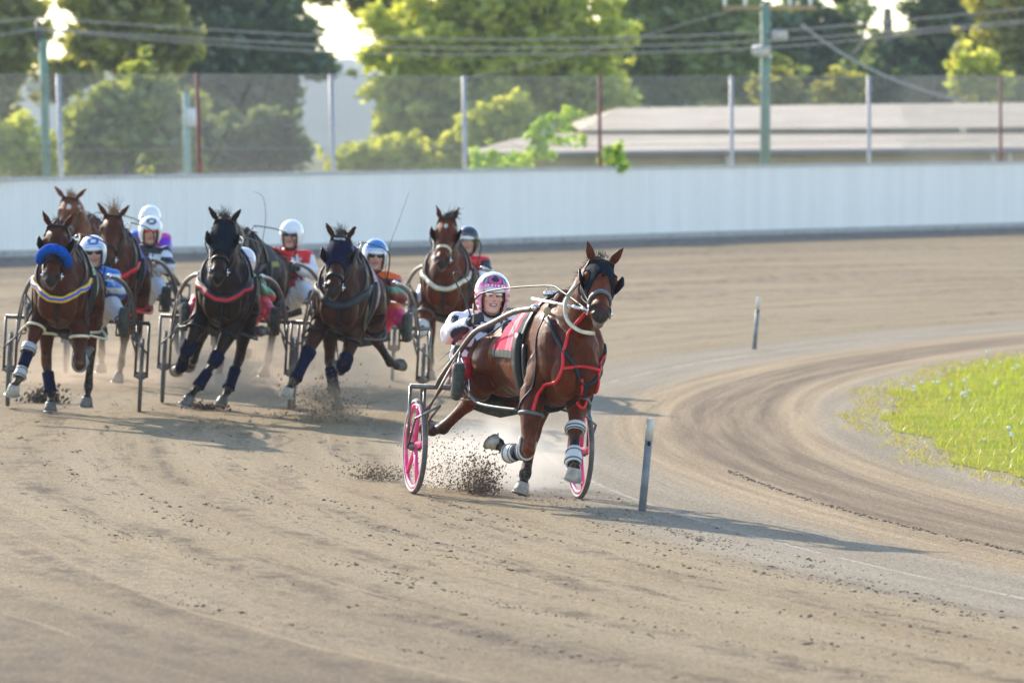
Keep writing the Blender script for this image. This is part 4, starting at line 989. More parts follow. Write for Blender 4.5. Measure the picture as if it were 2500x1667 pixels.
# ------------------------------------------------------------------ drivers
def star2(x, y, r, rot=0):
    a = math.atan2(x, y) + rot; d = math.hypot(x, y)
    k = (a / (2 * math.pi) * 5) % 1.0; k = abs(k - .5) * 2          # 1 at tip, 0 at valley
    return d < r * (.42 + .58 * k ** 1.6)
def driver(spec):
    s = spec; Mx = s['M']; root = thing('person', s['label'], 'person', Mx, 'seated harness drivers')
    vox = s.get('vox', .0135); le = s.get('lean', .13)
    px_ = s.get('px', 0); pel = L(le * .35 + px_, -.06, .80); ch = L(le * .8 + px_ * .8, -.15, 1.14); nk = L(le * .95, -.10, 1.32 + s.get('drop', 0)); hd = L(le * 1.05, -.05, 1.475 + s.get('drop', 0))
    sh = {sg: L(le * .9 + px_ * .5 + sg * .185, -.11, 1.265 + s.get('drop', 0)) for sg in (-1, 1)}
    hand = {-1: L(*s.get('handl', (-.13 + le * .5, .40, 1.16))), 1: L(*s.get('handr', (.15 + le * .5, .40, 1.16)))}
    elb = {sg: sh[sg].lerp(hand[sg], .5) + Vector((sg * s.get('elbow', .11), .09, -.10)) for sg in (-1, 1)}
    hip = {sg: pel + Vector((sg * .10, -.02, -.01)) for sg in (-1, 1)}
    knee = {sg: L(sg * s.get('kneex', .30) + le * .1, .30, s.get('kneez', .96)) for sg in (-1, 1)}; foot = {sg: L(sg * s.get('footx', .41), .60, .80) for sg in (-1, 1)}
    hy = Matrix.Rotation(R(s.get('face', 0)), 3, 'Z'); hr = Matrix.Rotation(R(s.get('tilt', 0)), 3, 'Y'); HM = hr @ hy
    def hq(x, y, z): return hd + HM @ Vector((x, y, z))       # head frame, -y is the face
    b = bmesh.new()
    loft(b, [(hq(0, .0 + y, z), a, d) for z, y, a, d in ((-.125, -.035, .034, .045), (-.105, -.03, .050, .065), (-.06, -.02, .066, .083), (0, -.008, .074, .093), (.05, 0, .077, .098), (.10, .005, .066, .085), (.13, .008, .03, .04))], 18, HM @ Vector((1, 0, 0)))
    ell(b, hq(0, -.105, -.022), (.014, .020, .018)); ell(b, hq(0, -.096, .005), (.010, .016, .026)); ell(b, hq(0, -.085, -.108), (.028, .022, .018)); ell(b, hq(0, -.088, -.062), (.027, .014, .016))
    for sg in (-1, 1): ell(b, hq(sg * .040, -.078, -.022), (.026, .020, .022)); ell(b, hq(sg * .078, .0, -.01), (.010, .022, .03)); ell(b, hq(sg * .032, -.086, .032), (.026, .014, .012))
    loft(b, [(nk + Vector((0, 0, -.06)), .07, .06), (nk, .056, .058), (hq(0, .02, -.08), .054, .06)], 14)
    loft(b, [(pel, .15, .11), (ch, .155, .11), (nk.lerp(ch, .25), .15, .09), (nk, .06, .06)], 16)
    for sg in (-1, 1):
        tube(b, [sh[sg], elb[sg], hand[sg].lerp(elb[sg], .1)], [.052, .042, .028], 10); tube(b, [hip[sg], knee[sg], foot[sg]], [.085, .06, .042], 10)
        tube(b, [ch + Vector((0, 0, .06)), sh[sg]], [.08, .055], 10)
        # hand with palm, curled fingers and thumb
        fd = (hand[sg] - elb[sg]).normalized(); lat = Vector((0, 0, 1)).cross(fd).normalized(); up = fd.cross(lat)
        box(b, hand[sg] + fd * .03, (.05, .08, .075))
        for i in range(4):
            p0 = hand[sg] + fd * .055 + up * (.028 - .019 * i); inn = -lat * sg
            tube(b, [p0, p0 + fd * .026 + inn * .006, p0 + fd * .030 + inn * .030, p0 + fd * .006 + inn * .040], [.0105, .010, .009, .008], 7)
        tube(b, [hand[sg] + fd * .02 + up * .03, hand[sg] + fd * .045 + up * .042 - lat * sg * .022, hand[sg] + fd * .052 + up * .030 - lat * sg * .042], [.012, .011, .009], 7)
    me = remesh(b, vox * .85, 3)
    def bc(p, nn):
        for sg in (-1, 1):
            if (p - hand[sg]).length < .16: return lin(.018, .019, .024) if s.get('gloves', True) else lin(.48, .25, .18)
        q = HM.inverted() @ (p - hd)
        if q.y < -.05 and abs(q.x) < .028 and -.072 < q.z < -.050: return lin(.36, .11, .10)
        return s.get('skin', lin(.50, .255, .175))
    paint(me, bc); m = M.get('skinp') or painted('skin_and_gloves', .5, .08, 40, .05); M['skinp'] = m
    mk('body', me, m, root)
    if s.get('teeth'):
        b = bmesh.new(); ell(b, hq(.002, -.098, -.062), (.017, .006, .005)); mk('teeth', b, M['teeth'], root)
    # jacket
    b = bmesh.new()
    loft(b, [(pel + Vector((0, .0, -.02)), .185, .15), (pel.lerp(ch, .45), .200, .165), (ch, .205, .155), (nk.lerp(ch, .35), .185, .125), (nk.lerp(ch, .06), .085, .085), (nk + Vector((0, -.01, .035)), .072, .074)], 20)
    for sg in (-1, 1):
        loft(b, [(ch.lerp(nk, .55), .10, .10), (sh[sg], .085, .085), (sh[sg].lerp(elb[sg], .5), .075, .078), (elb[sg], .070, .072), (elb[sg].lerp(hand[sg], .5), .058, .06), (hand[sg].lerp(elb[sg], .16), .044, .046)], 14, Vector((.2, .3, .93)))
        ell(b, sh[sg], (.085, .085, .085)); ell(b, elb[sg], (.072, .072, .072))
    jm = remesh(b, vox, 5); q = random.Random(s.get('seed', 1)); ph = [q.uniform(0, 6) for i in range(6)]
    for v in jm.vertices:                       # blown cloth folds
        p = v.co; w = .007 * math.sin(p.z * 38 + 14 * p.x + ph[0]) + .006 * math.sin(p.x * 45 - 20 * p.z + ph[1]) + .005 * math.sin(p.y * 40 + p.z * 25 + ph[2]); v.co += v.normal * w
    jb = s['jacket']
    def jc(p, nn):
        q_ = p - ch
        arm = None
        for sg in (-1, 1):
            t = (p - sh[sg]).dot(elb[sg] - sh[sg]) / (elb[sg] - sh[sg]).length_squared
            if (p - elb[sg]).length < .14 or (p - hand[sg]).length < .2 or (t > .15 and abs(q_.x) > .17): arm = sg
        return jb(q_.x, -q_.y, q_.z, arm, p)
    paint(jm, jc); mk('jacket', jm, M['jacket'], root)
    # trousers
    b = bmesh.new(); loft(b, [(pel + Vector((0, 0, -.10)), .16, .13), (pel, .185, .15), (pel + Vector((0, .01, .06)), .17, .14)], 18)
    for sg in (-1, 1):
        loft(b, [(hip[sg], .105, .115), (hip[sg].lerp(knee[sg], .5), .092, .10), (knee[sg], .078, .082), (knee[sg].lerp(foot[sg], .5), .062, .07), (knee[sg].lerp(foot[sg], .86), .05, .055)], 14); ell(b, knee[sg], (.078, .08, .08))
    tm = remesh(b, vox * 1.1, 4)
    for v in tm.vertices: p = v.co; v.co += v.normal * (.006 * math.sin(p.z * 50 + 30 * p.x) + .004 * math.sin(p.y * 60))
    tc = s['trouser']; paint(tm, lambda p, nn: tc(p) if callable(tc) else tc); mk('trousers', tm, M['trouser'], root)
    for sg in (-1, 1):                          # boots : sole towards the camera, pressed on the stirrup
        b = bmesh.new(); f = foot[sg]
        loft(b, [(f + Vector((0, .06, -.075)), .040, .05), (f + Vector((0, .01, -.04)), .046, .062), (f + Vector((0, .01, .03)), .044, .06), (f + Vector((0, .0, .10)), .047, .05), (f + Vector((0, -.01, .145)), .036, .035)], 14)
        tube(b, [f + Vector((0, .02, -.03)), f.lerp(knee[sg], .28)], [.05, .058], 12)
        mk('boot', b, M['boot'], root)
    # helmet
    b = bmesh.new(); na, ne = s.get('hres', (40, 16)); rows = []; cols = {}
    hs = s.get('hscale', 1.0)
    for i in range(na):
        az = 2 * math.pi * i / na; fr = math.cos(az)
        lo = R(12) * sstep(.45, .85, fr) + R(-52) * (1 - sstep(.45, .85, fr)); row = []
        for j in range(ne + 1):
            el = lo + (math.pi / 2 - lo) * j / ne; rx, ry, rz = .112 * hs, .135 * hs, .135 * hs
            if el < 0: rz *= 1.12
            v = b.verts.new(hq(rx * max(0.0, math.cos(el)) ** .9 * math.sin(az), .012 - ry * max(0.0, math.cos(el)) ** .9 * math.cos(az), .018 + rz * math.sin(el))); row.append(v); cols[v] = (az if az < math.pi else az - 2 * math.pi, el)
        rows.append(row)
    for i in range(na):
        r0, r1 = rows[i], rows[(i + 1) % na]
        for j in range(ne - 1): b.faces.new((r0[j], r0[j + 1], r1[j + 1], r1[j]))
        if i < na - 1 or True:
            b.faces.new((r0[ne - 1], r0[ne], r1[ne - 1])) if r0[ne] is not r1[ne] else None
    hcol = s['helmet']; L_ = [hcol(*cols[v]) for v in b.verts]
    bmesh.ops.recalc_face_normals(b, faces=b.faces)
    me = bpy.data.meshes.new('helmet'); b.to_mesh(me); b.free()
    ca = me.color_attributes.new('Col', 'FLOAT_COLOR', 'POINT'); ca.data.foreach_set('color', [x for c in L_ for x in c])
    ho = mk('helmet', me, M['helmet'], root); so = ho.modifiers.new('thick', 'SOLIDIFY'); so.thickness = -.012
    b = bmesh.new(); r0 = []
    for i in range(15):
        a = R(-58 + 116 * i / 14); k = math.cos(a)
        p0 = hq(.108 * hs * math.sin(a), .012 - .128 * hs * k, .050); p1 = hq(.112 * hs * math.sin(a), .012 - .132 * hs * k - .045 * max(0, k - .45) , .050 - .035 * max(0, k - .2)); p2 = p0 + HM @ Vector((0, 0, .030))
        r0.append([b.verts.new(q_) for q_ in (p2, p1 + HM @ Vector((0, 0, .016)), p1, p0)])
    for a_, c_ in zip(r0, r0[1:]):
        for j in range(4): b.faces.new((a_[j], a_[(j + 1) % 4], c_[(j + 1) % 4], c_[j]))
    mk('visor', b, plain('visor', s.get('visor', lin(.72, .72, .72)), .25, var=.04), ho)
    if s.get('glasses'):
        gmx = M[s['glasses']]
        b = bmesh.new()
        for sg in (-1, 1):
            M4 = Matrix.Translation(hq(sg * .033, -.098 + abs(.033) * .25, .012)) @ (HM @ Matrix.Rotation(R(sg * 16), 3, 'Z')).to_4x4() @ Matrix.Diagonal((.034, .012, .0215, 1))
            bmesh.ops.create_uvsphere(b, u_segments=16, v_segments=10, radius=1, matrix=M4)
        go = mk('sunglasses', b, gmx, root)
        b = bmesh.new(); tube(b, [hq(-.085, -.02, .02), hq(-.068, -.085, .03), hq(0, -.112, .03), hq(.068, -.085, .03), hq(.085, -.02, .02)], .0045, 6); mk('frame', b, M['black'], go)
    b = bmesh.new(); pts = [hq(-.092, .0, -.02), hq(-.080, -.02, -.085), hq(-.04, -.045, -.135), hq(0, -.055, -.147), hq(.04, -.045, -.135), hq(.080, -.02, -.085), hq(.092, .0, -.02)]
    tube(b, crom(pts, 4), .010, 6); mk('chin_strap', b, M['black'], root)
    return dict(root=root, hand=hand, M=Mx, elb=elb, foot=foot)

# ------------------------------------------------------------------ sulkies
def sulky(spec):
    s = spec; root = thing('sulky', s['label'], 'sulky', s['M'], 'two wheeled racing sulkies')
    fm_ = M[s.get('frame', 'darksteel')]; hw = s.get('hw', .62); AX, ZB = .335, s.get('zb', .80)
    for sg in (-1, 1):
        x = sg * (hw - .035)
        c = L(x, 0, AX); wroot = bpy.data.objects.new('wheel', None); scene.collection.objects.link(wroot); wroot.parent = root; wroot.location = c
        ez = Matrix.Rotation(R(s.get('cam', 0)), 4, 'Y'); wroot.rotation_euler = (0, R(s.get('cam', 0)), 0)
        b = bmesh.new(); torus(b, Vector((0, 0, 0)), Vector((1, 0, 0)), Vector((0, 1, 0)), .318, .318, .0185, 56, 10); mk('tyre', b, M['tyre'], wroot)
        if s.get('tyrewall'):
            for q in (-1, 1):
                b = bmesh.new(); torus(b, Vector((q * .012, 0, 0)), Vector((1, 0, 0)), Vector((0, 1, 0)), .316, .316, .009, 56, 6); mk('tyre_sidewall', b, plain('pale_sidewall', lin(.5, .46, .42), .6, dirt=lin(.3, .25, .2)), wroot)
        rim = M[s.get('rim', 'greyrim')]; b = bmesh.new()
        if s.get('disc'):
            loft(b, [(Vector((q, 0, 0)), r, r) for q, r in ((-.022, .03), (-.008, .295), (.008, .295), (.022, .03))], 48, Vector((0, 1, 0)))
        else:
            torus(b, Vector((0, 0, 0)), Vector((1, 0, 0)), Vector((0, 1, 0)), .290, .290, .016, 56, 8)
            nsp = s.get('spokes', 5)
            for i in range(nsp):
                a = 2 * math.pi * i / nsp + s.get('rot', .5); d = Vector((0, math.cos(a), math.sin(a))); t_ = Vector((0, -math.sin(a), math.cos(a)))
                w0, w1 = (.030, .017) if nsp < 8 else (.004, .004)
                secs = [(d * r, .016 if nsp < 8 else .004, w) for r, w in ((.03, w0), (.15, (w0 + w1) / 2), (.285, w1))]
                loft(b, secs, 8, Vector((1, 0, 0)))
        mk('rim', b, rim, wroot)
        b = bmesh.new(); loft(b, [(Vector((q, 0, 0)), r, r) for q, r in ((-.05, .018), (-.035, .034), (.035, .034), (.05, .018))], 18, Vector((0, 1, 0))); mk('hub', b, M['steel'], wroot)
        if s.get('palerim'):
            b = bmesh.new(); torus(b, Vector((0, 0, 0)), Vector((1, 0, 0)), Vector((0, 1, 0)), .303, .303, .0115, 56, 6); mk('rim_flange', b, M['palepink'], wroot)
        b = bmesh.new()
        for q in (-1, 1):
            xo = x + q * .052
            tube(b, [L(xo, 0, ZB), L(xo, 0, AX - .02)], .0125, 8, Vector((0, 1, 0)))
            tube(b, [L(xo, .0, AX), L(xo, .20, AX + .20), L(x - sg * .10, .30, ZB - .12)], .009, 8)
        mk('fork', b, fm_, root)
        # shaft
        b = bmesh.new(); pts = [L(*(p if sg < 0 else (-p[0], p[1], p[2]))) for p in s.get('shaft', [(-.52, .02, .80), (-.505, .14, .88), (-.47, .5, 1.02), (-.41, .95, 1.15), (-.335, 1.4, 1.22), (-.28, 1.66, 1.235)])]
        tube(b, crom(pts, 5), s.get('sr', .0205), 10); mk('shaft', b, fm_, root)
        if s.get('tip'):
            b = bmesh.new(); e = crom(pts, 5)[-12:]; tube(b, e, s['sr'] * 1.1, 10) ; mk('shaft_sleeve', b, M[s['tip']], root)
        b = bmesh.new(); tube(b, [pts[-1] + Vector((0, .03, 0)), pts[-1] + Vector((-sg * .02, -.05, .01))], .022, 10); ell(b, pts[-1] + Vector((0, -.05, .01)), (.024, .024, .024)); mk('shaft_tip', b, M['chrome'], root)
        b = bmesh.new(); tube(b, [pts[2] + Vector((0, 0, -.01)), L(sg * .53, .10, .62), L(x - sg * .05, .02, AX + .1)], .010, 8); tube(b, [L(sg * .42, 0, ZB), L(x - sg * .055, .01, ZB - .18)], .009, 8); mk('brace', b, fm_, root)
        # stirrup
        b = bmesh.new(); f = L(sg * .40, .60, .80); tube(b, [f + Vector((-.05, .05, -.10)), f + Vector((.05, .05, -.10))], .012, 8)
        sp = L(*[(sg * abs(a)) if i == 0 else a for i, a in enumerate((.40, .58, 1.14))]); tube(b, [f + Vector((sg * .05, .05, -.10)), f + Vector((sg * .055, .03, .08)), pts[2].lerp(pts[3], .2)], .010, 8)
        tube(b, [f + Vector((-sg * .05, .05, -.10)), f + Vector((-sg * .05, .12, .05)), pts[2].lerp(pts[3], .1)], .008, 8); mk('stirrup', b, M['chrome'] if s.get('shiny') else fm_, root)
    b = bmesh.new(); tube(b, [L(-hw - .02, 0, ZB), L(hw + .02, 0, ZB)], .0185, 10, Vector((0, 1, 0))); mk('crossbar', b, fm_, root)
    b = bmesh.new(); box(b, L(0, -.08, ZB - .06), (.30, .34, .05)); bmesh.ops.bevel(b, geom=list(b.edges), offset=.02, segments=2); so_ = mk('seat', b, M['black'], root)
    b = bmesh.new(); loft(b, [(L(x_, .02, ZB - .115 + .10 * x_ * x_ * 4), .035 + .05 * (1 - abs(x_) / .27), .02) for x_ in (-.27, -.2, -.1, 0, .1, .2, .27)], 12, Vector((0, 0, 1))); mk('mud_flap', b, M['boot'], root)
    b = bmesh.new(); tube(b, [L(-.12, 0, ZB), L(-.09, -.2, ZB - .09), L(.09, -.2, ZB - .09), L(.12, 0, ZB)], .011, 8); mk('seat_support', b, fm_, root)
    return root

def reins(H, D):
    inv = H['M'].inverted()
    for sg in (-1, 1):
        h = inv @ (D['M'] @ D['hand'][sg]); bit = H['hp'](.82, sg * .082, .062)
        b = bmesh.new(); tube(b, crom([h, L(sg * .26, -1.0, 1.50), L(sg * .10, -.08, 1.60), L(sg * .14, .45, 1.56), bit], 5), .0065, 6); mk('rein', b, M['black'], H['root'])
def whip(D, sg, pts, label, r0=.007):
    h = D['M'] @ D['hand'][sg]; b = bmesh.new(); P = crom([h + Vector((.0, 0, -.06))] + [h + Vector(p) for p in pts], 6); n_ = len(P)
    tube(b, P, [r0 * (1 - .72 * i / n_) for i in range(n_)], 6)
    tag(mk('whip', b, M['whipm']), label, 'whip', 'whips carried by the drivers')
M['whipm'] = plain('whip_cane', lin(.03, .025, .022), .4, bump=0)

def spray(label, c, n, sx, sy, sz, size, seed, cols=(lin(.05, .036, .026), lin(.16, .115, .078)), fan=0.0):
    q = random.Random(seed); vs, fs, cs = [], [], []
    for i in range(n):
        k = abs(q.gauss(0, .5)); a = q.uniform(0, 6.28); x = c.x + q.gauss(0, sx) * (1 + fan * k); y = c.y + q.gauss(0, sy); z = gz(x, y) + .01 + k * sz
        r = size * (.22 + .78 * q.random() ** 3); j = len(vs); P = []
        for d in ((1, 0, 0), (-1, 0, 0), (0, 1, 0), (0, -1, 0), (0, 0, 1), (0, 0, -1)): m = r * q.uniform(.6, 1.3); vs.append((x + d[0] * m + d[1] * m * .3, y + d[1] * m, z + d[2] * m + d[0] * m * .3))
        for f in ((0, 2, 4), (2, 1, 4), (1, 3, 4), (3, 0, 4), (2, 0, 5), (1, 2, 5), (3, 1, 5), (0, 3, 5)): fs.append(tuple(j + t for t in f))
        cs += [mixc(cols[0], cols[1], q.random())] * 6
    me = bpy.data.meshes.new('flying_dirt'); me.from_pydata(vs, [], fs)
    ca = me.color_attributes.new('Col', 'FLOAT_COLOR', 'POINT'); ca.data.foreach_set('color', [v for k in cs for v in k])
    if 'dirtp' not in M: M['dirtp'] = painted('flying_dirt', .95, .2, 60)
    tag(mk('flying_dirt', me, M['dirtp'], smooth=False), label, 'flying dirt', kind='stuff')
def dust(label, c, rx, ry, rz, dens, col=(.86, .80, .72, 1)):
    b = bmesh.new(); bmesh.ops.create_icosphere(b, subdivisions=3, radius=1, matrix=Matrix.Translation(c) @ Matrix.Diagonal((rx, ry, rz, 1)))
    m = bpy.data.materials.new('dust_cloud'); m.use_nodes = True; nt = m.node_tree; nt.nodes.clear(); g = G(nt)
    pv = g.n('ShaderNodeVolumePrincipled'); pv.inputs['Color'].default_value = col; pv.inputs['Anisotropy'].default_value = .3
    oc = g.coord('Object'); mp = g.n('ShaderNodeMapping'); g.put(mp.inputs['Vector'], oc); mp.inputs['Location'].default_value = (-c.x / rx, -c.y / ry, -c.z / rz); mp.inputs['Scale'].default_value = (1 / rx, 1 / ry, 1 / rz)
    ln_ = g.n('ShaderNodeVectorMath', operation='LENGTH'); g.put(ln_.inputs[0], mp.outputs[0])
    fall = g.ramp(ln_.outputs['Value'], .15, 1.0, 1, 0); nz = g.ramp(g.noise(oc, 2.6, 5, .65), .38, .68)
    g.put(pv.inputs['Density'], g.math('MULTIPLY', g.math('MULTIPLY', fall, nz), dens))
    o = g.n('ShaderNodeOutputMaterial'); nt.links.new(pv.outputs[0], o.inputs['Volume'])
    tag(mk('dust_cloud', b, m), label, 'dust', kind='stuff')

# ------------------------------------------------------------------ the field
def rigM(p, yaw, roll): return Matrix.Translation(p) @ Matrix.Rotation(R(yaw), 4, 'Z') @ Matrix.Rotation(R(roll), 4, 'Y')
def ahead(p, yaw, f):
    x, y = p.x + math.sin(R(yaw)) * f, p.y - math.cos(R(yaw)) * f; return Vector((x, y, gz(x, y)))


WHT, NAVY = lin(.86, .84, .85), lin(.012, .014, .035)
# leading rig
hp0 = GP(1211, 1211); HYAW = 13.5
sulky(dict(M=rigM(hp0, HYAW, 2.6), label='steel grey racing sulky with bright pink spoked wheels behind the leading horse', rim='pink', palerim=True, tyrewall=True, frame='steel', sr=.0185, hw=.635, tip=None, shiny=True, zb=.755,
     shaft=[(-.47, .02, .755), (-.45, .10, .84), (-.40, .34, 1.0), (-.35, .60, 1.16), (-.32, 1.0, 1.24), (-.265, 1.4, 1.33), (-.20, 1.66, 1.36)]))
def hero_jacket(x, f, z, arm, p):
    c = mixc(WHT, lin(.74, .60, .66), sstep(-.5, .8, math.sin(p.x * 17 + p.z * 11) * math.sin(p.z * 13 + 2)) * .6)
    if arm is None:
        for sx, sz, r, ro in ((-.085, .07, .070, .2), (.05, .03, .072, .5), (-.05, -.12, .092, .1), (.14, .12, .06, .7), (.10, -.15, .085, .3), (-.15, -.05, .05, .4)):
            if f > -.02 and star2(x - sx, z - sz, r, ro): return NAVY
    else:
        q = Vector(p) * 14
        v = math.sin(q.x * 1.3 + 2 * math.sin(q.z * .9)) + math.sin(q.z * 1.4 + 1.7 * math.sin(q.y * .8 + 1)) + .8 * math.sin(q.y * 1.2 + q.x)
        if v > 1.05: return NAVY
    return c
def hero_helmet(az, el):
    d, e = math.degrees(az), math.degrees(el); pk, bk, wh = lin(.70, .07, .26), lin(.02, .03, .035), lin(.80, .78, .78)
    if abs(d) < 62:
        k = d / 62
        if e > 27 + 4 * k * k and e < 60 - 24 * k * k and abs(d) < 50 :
            xx, yy = d / 62 * .9, (e - 42) / 24
            rr = math.hypot(xx * 2.6, yy * 1.5)
            if .62 < rr < 1.08 and not (yy > .28 and abs(xx * 2.6) < .35): return pk
            if abs(xx) > .42 and abs(xx) < .60 and (int(d * .31) + int(e * .33)) % 2 == 0: return lin(.45, .48, .45)
            return bk
        if e > 12 and e < 31:
            if 19 < e < 24 and abs(d) < 40 and (int((d + 90) * .45) % 2 == 0): return wh
            return pk if not (14.0 < e < 16) else wh
    if e < 34 - abs(d) * .26 and abs(d) < 150: return pk if (int((e + 90) / 7) % 2 == 0) else lin(.80, .55, .62)
    if 62 <= abs(d) < 95 and 8 < e < 26: return wh if (int(d / 9) % 2) else pk
    return wh
hero_driver = driver(dict(M=rigM(hp0, HYAW, 2.6), vox=.0085, label='driver in white silks with navy stars and a pink helmet behind the leading horse', lean=-.075, px=-.11, kneez=.90, kneex=.34, drop=-.065, elbow=.09, footx=.45, handl=(-.30, .36, 1.24), handr=(-.06, .42, 1.18), face=-6, tilt=2,
    jacket=hero_jacket, trouser=lambda p: lin(.72, .012, .025), helmet=hero_helmet, glasses='glass', teeth=True, hres=(112, 40), hscale=1.03, skin=lin(.74, .40, .29)))
ho = Vector((.135, 38.86, 0)); ho.z = gz(ho.x, ho.y) - .085
def hero_cloth(p, nn):
    x, f, z = p.x, -p.y, p.z
    if f > -.19: return lin(.03, .032, .036)
    if z < 1.13: return lin(.02, .03, .03) if int(f * 70) % 2 else lin(.16, .17, .16)
    c = lin(.72, .010, .075)
    if -.36 < f < -.24 and z < 1.47: c = lin(.74, .17, .24) if z < 1.25 or z > 1.41 else lin(.30, .26, .27)
    if -.36 < f < -.345 or -.255 < f < -.24: c = lin(.72, .36, .42)
    return c
BW = lin(.60, .59, .56)
POSE_H = {'fl': [(-.15, .32, 1.14), (-.165, .16, .89), (-.205, .33, .47), (-.25, .06, .43), (-.31, -.02, .49)],
          'fr': [(.15, .36, 1.16), (.145, .22, .94), (.06, .48, .66), (.03, .62, .44), (.015, .72, .385)],
          'hl': [(-.15, -.90, 1.18), (-.20, -.84, .94), (-.20, -1.13, .73), (-.29, -1.36, .53), (-.335, -1.46, .505)],
          'hr': [(.15, -.88, 1.18), (.19, -.64, .95), (.17, -.72, .575), (.085, -.53, .29), (.05, -.44, .22)]}
hero = horse(dict(peak=.4, gx=.12, drop=.105, wide=.86, M=rigM(ho, 18.0, 8.0), vox=.0085, smooth=7, label='leading bay horse in a dark blue hood, square blinkers and red breast straps', pose=POSE_H, poll=(-.035, .84, 1.775), pitch=37, hyaw=-13, hroll=-4, headlen=.56, pt={'hl': .55, 'hr': .55, 'fl': .1, 'fr': .0}, earlen=.14, mlen=.08, coat='bay', points=True,
    hood='hood', hoodlo=.33, arch=.28, eyehole=.046, blinkers=True, nose='greystrap', nw=.034, nt=.66, brow='black', strapmat='strap', collar=None, cloth=hero_cloth, hair=None, hopple='greystrap', hanger='strap', side=1, earout=.07,
    toe={'fr': 32, 'hr': 5, 'fl': -40, 'hl': 10}, palehoof=('fr', 'hr', 'fl'), mane=260, fore=36, flen=.06, mside=-1,
    straps=[('breast_collar', [(-.20, .3, 1.42), (-.15, .3, 1.24), (-.07, .3, 1.10), (.05, .3, .96), (.16, .3, 1.08), (.23, .3, 1.26)], .034, 'strap', True),
            ('chest_strap', [(.05, .3, .97), (.05, .3, .88), (.03, .3, .82)], .03, 'strap', True),
            ('red_breast_strap', [(-.05, .3, 1.46), (-.09, .3, 1.3), (-.12, .3, 1.15), (-.13, .3, 1.05), (-.15, .3, .95), (-.18, .3, .84), (-.20, .3, .74)], .026, 'red', True),
            ('red_breast_strap', [(-.13, .3, 1.05), (0, .3, 1.08), (.13, .3, 1.07)], .024, 'red', True),
            ('red_breast_strap', [(.22, .3, 1.20), (.13, .3, 1.07), (.135, .3, .96), (.135, .3, .86), (.10, .3, .80), (.06, .3, .86), (.02, .3, 1.0)], .024, 'red', True)],
    boots=[('fl', .04, .34, BW, 2, 3), ('fl', .36, .56, 'hoodnavy', 2, 3), ('fl', .60, 1.02, BW, 2, 3), ('fr', -.12, .12, BW, 2, 3), ('fr', .62, 1.12, BW, 2, 3)]))

reins(hero, hero_driver)
whip(hero_driver, -1, [(-.045, .0, .10), (-.14, .02, .30), (-.115, .06, .335), (-.03, .08, .26), (.02, .10, .16)], 'thin whip bent back in a loop, held by the driver in starred silks')
def hero_extras(H):
    hp, root = H['hp'], H['root']
    b = bmesh.new(); bit = hp(.80, -.10, .065); s0 = L(-.20, -.02, 1.50)
    tube(b, [s0, s0.lerp(bit, .96)], .0105, 8); mk('head_pole', b, M['white'], root)
    b = bmesh.new(); tube(b, [s0.lerp(bit, .80), s0.lerp(bit, .84)], .016, 10); tube(b, [s0.lerp(bit, .95), bit], .014, 10); mk('pole_fitting', b, M['chrome'], root)
    b = bmesh.new(); pts = [hp(.10, -.13, .16), hp(.34, -.19, .22), hp(.60, -.17, .26), hp(.82, -.09, .24), hp(.92, .0, .20)]; tube(b, crom(pts, 6), .0135, 10); mk('neck_hoop', b, M['cream'], root)
    b = bmesh.new(); c = hp(.40, -.30, .30); ell(b, c, (.027, .027, .027)); mk('ear_plug_ball', b, M['tan'], root)
    b = bmesh.new(); tube(b, crom([c, hp(.36, -.22, .2), hp(.2, -.12, .10)], 4), .0035, 5); mk('ear_plug_cord', b, M['black'], root)
hero_extras(hero)

# ---- the chasing field
W_, K_ = lin(.76, .77, .78), lin(.015, .016, .022)
def plainhelm(c, top=None, band=None, emblem=None):
    def f(az, el):
        d, e = abs(math.degrees(az)), math.degrees(el)
        if emblem and d < 34 and 26 < e < 58 and ((d / 34) ** 2 + ((e - 42) / 16) ** 2) < 1 and not ((d / 34) ** 2 + ((e - 42) / 16) ** 2) < .22: return emblem
        if band and (12 < e < 17 or 22 < e < 27) and d < 140: return band
        if top and e > 30 - d * .12: return top
        return c
    return f
def rig(axle, yaw, roll, dyaw, sk, dr, hs, dz=0.0):
    sulky(dict(M=rigM(axle, yaw, roll), **sk)); D = driver(dict(M=rigM(axle, yaw, roll), **dr))
    hpos = ahead(axle, yaw + dyaw, 1.9); hpos.z += dz
    hs.setdefault('palehoof', ('fl',)); Hh = horse(dict(M=rigM(hpos, yaw + dyaw, roll + 1.5), **hs)); reins(Hh, D); return Hh, D
def checker(a, b, c2, f1=26, f2=24):
    def f(p, nn):
        k = int(math.floor(-p.y * f1)) + int(math.floor(p.z * f2)); return (a, b, c2)[k % 3]
    return f
BWd = lin(.40, .40, .40)
nav = [('fl', -.2, .28, 'hoodnavy', 2, 3), ('fl', .45, 1.05, 'hoodnavy', 2, 3), ('fr', -.2, .25, 'hoodnavy', 2, 3), ('fr', .4, 1.0, 'hoodnavy', 2, 3), ('hr', .3, .95, 'hoodnavy', 2, 3)]
whb = [('fl', -.2, .12, BWd, 2, 3), ('fl', .14, .6, 'hoodnavy', 2, 3), ('fl', .62, 1.02, BWd, 2, 3), ('fr', .03, .3, BWd, 2, 3), ('fr', .6, 1.0, BWd, 2, 3), ('fr', .32, .58, 'hoodnavy', 2, 3), ('hl', .3, .95, 'hoodnavy', 2, 3)]
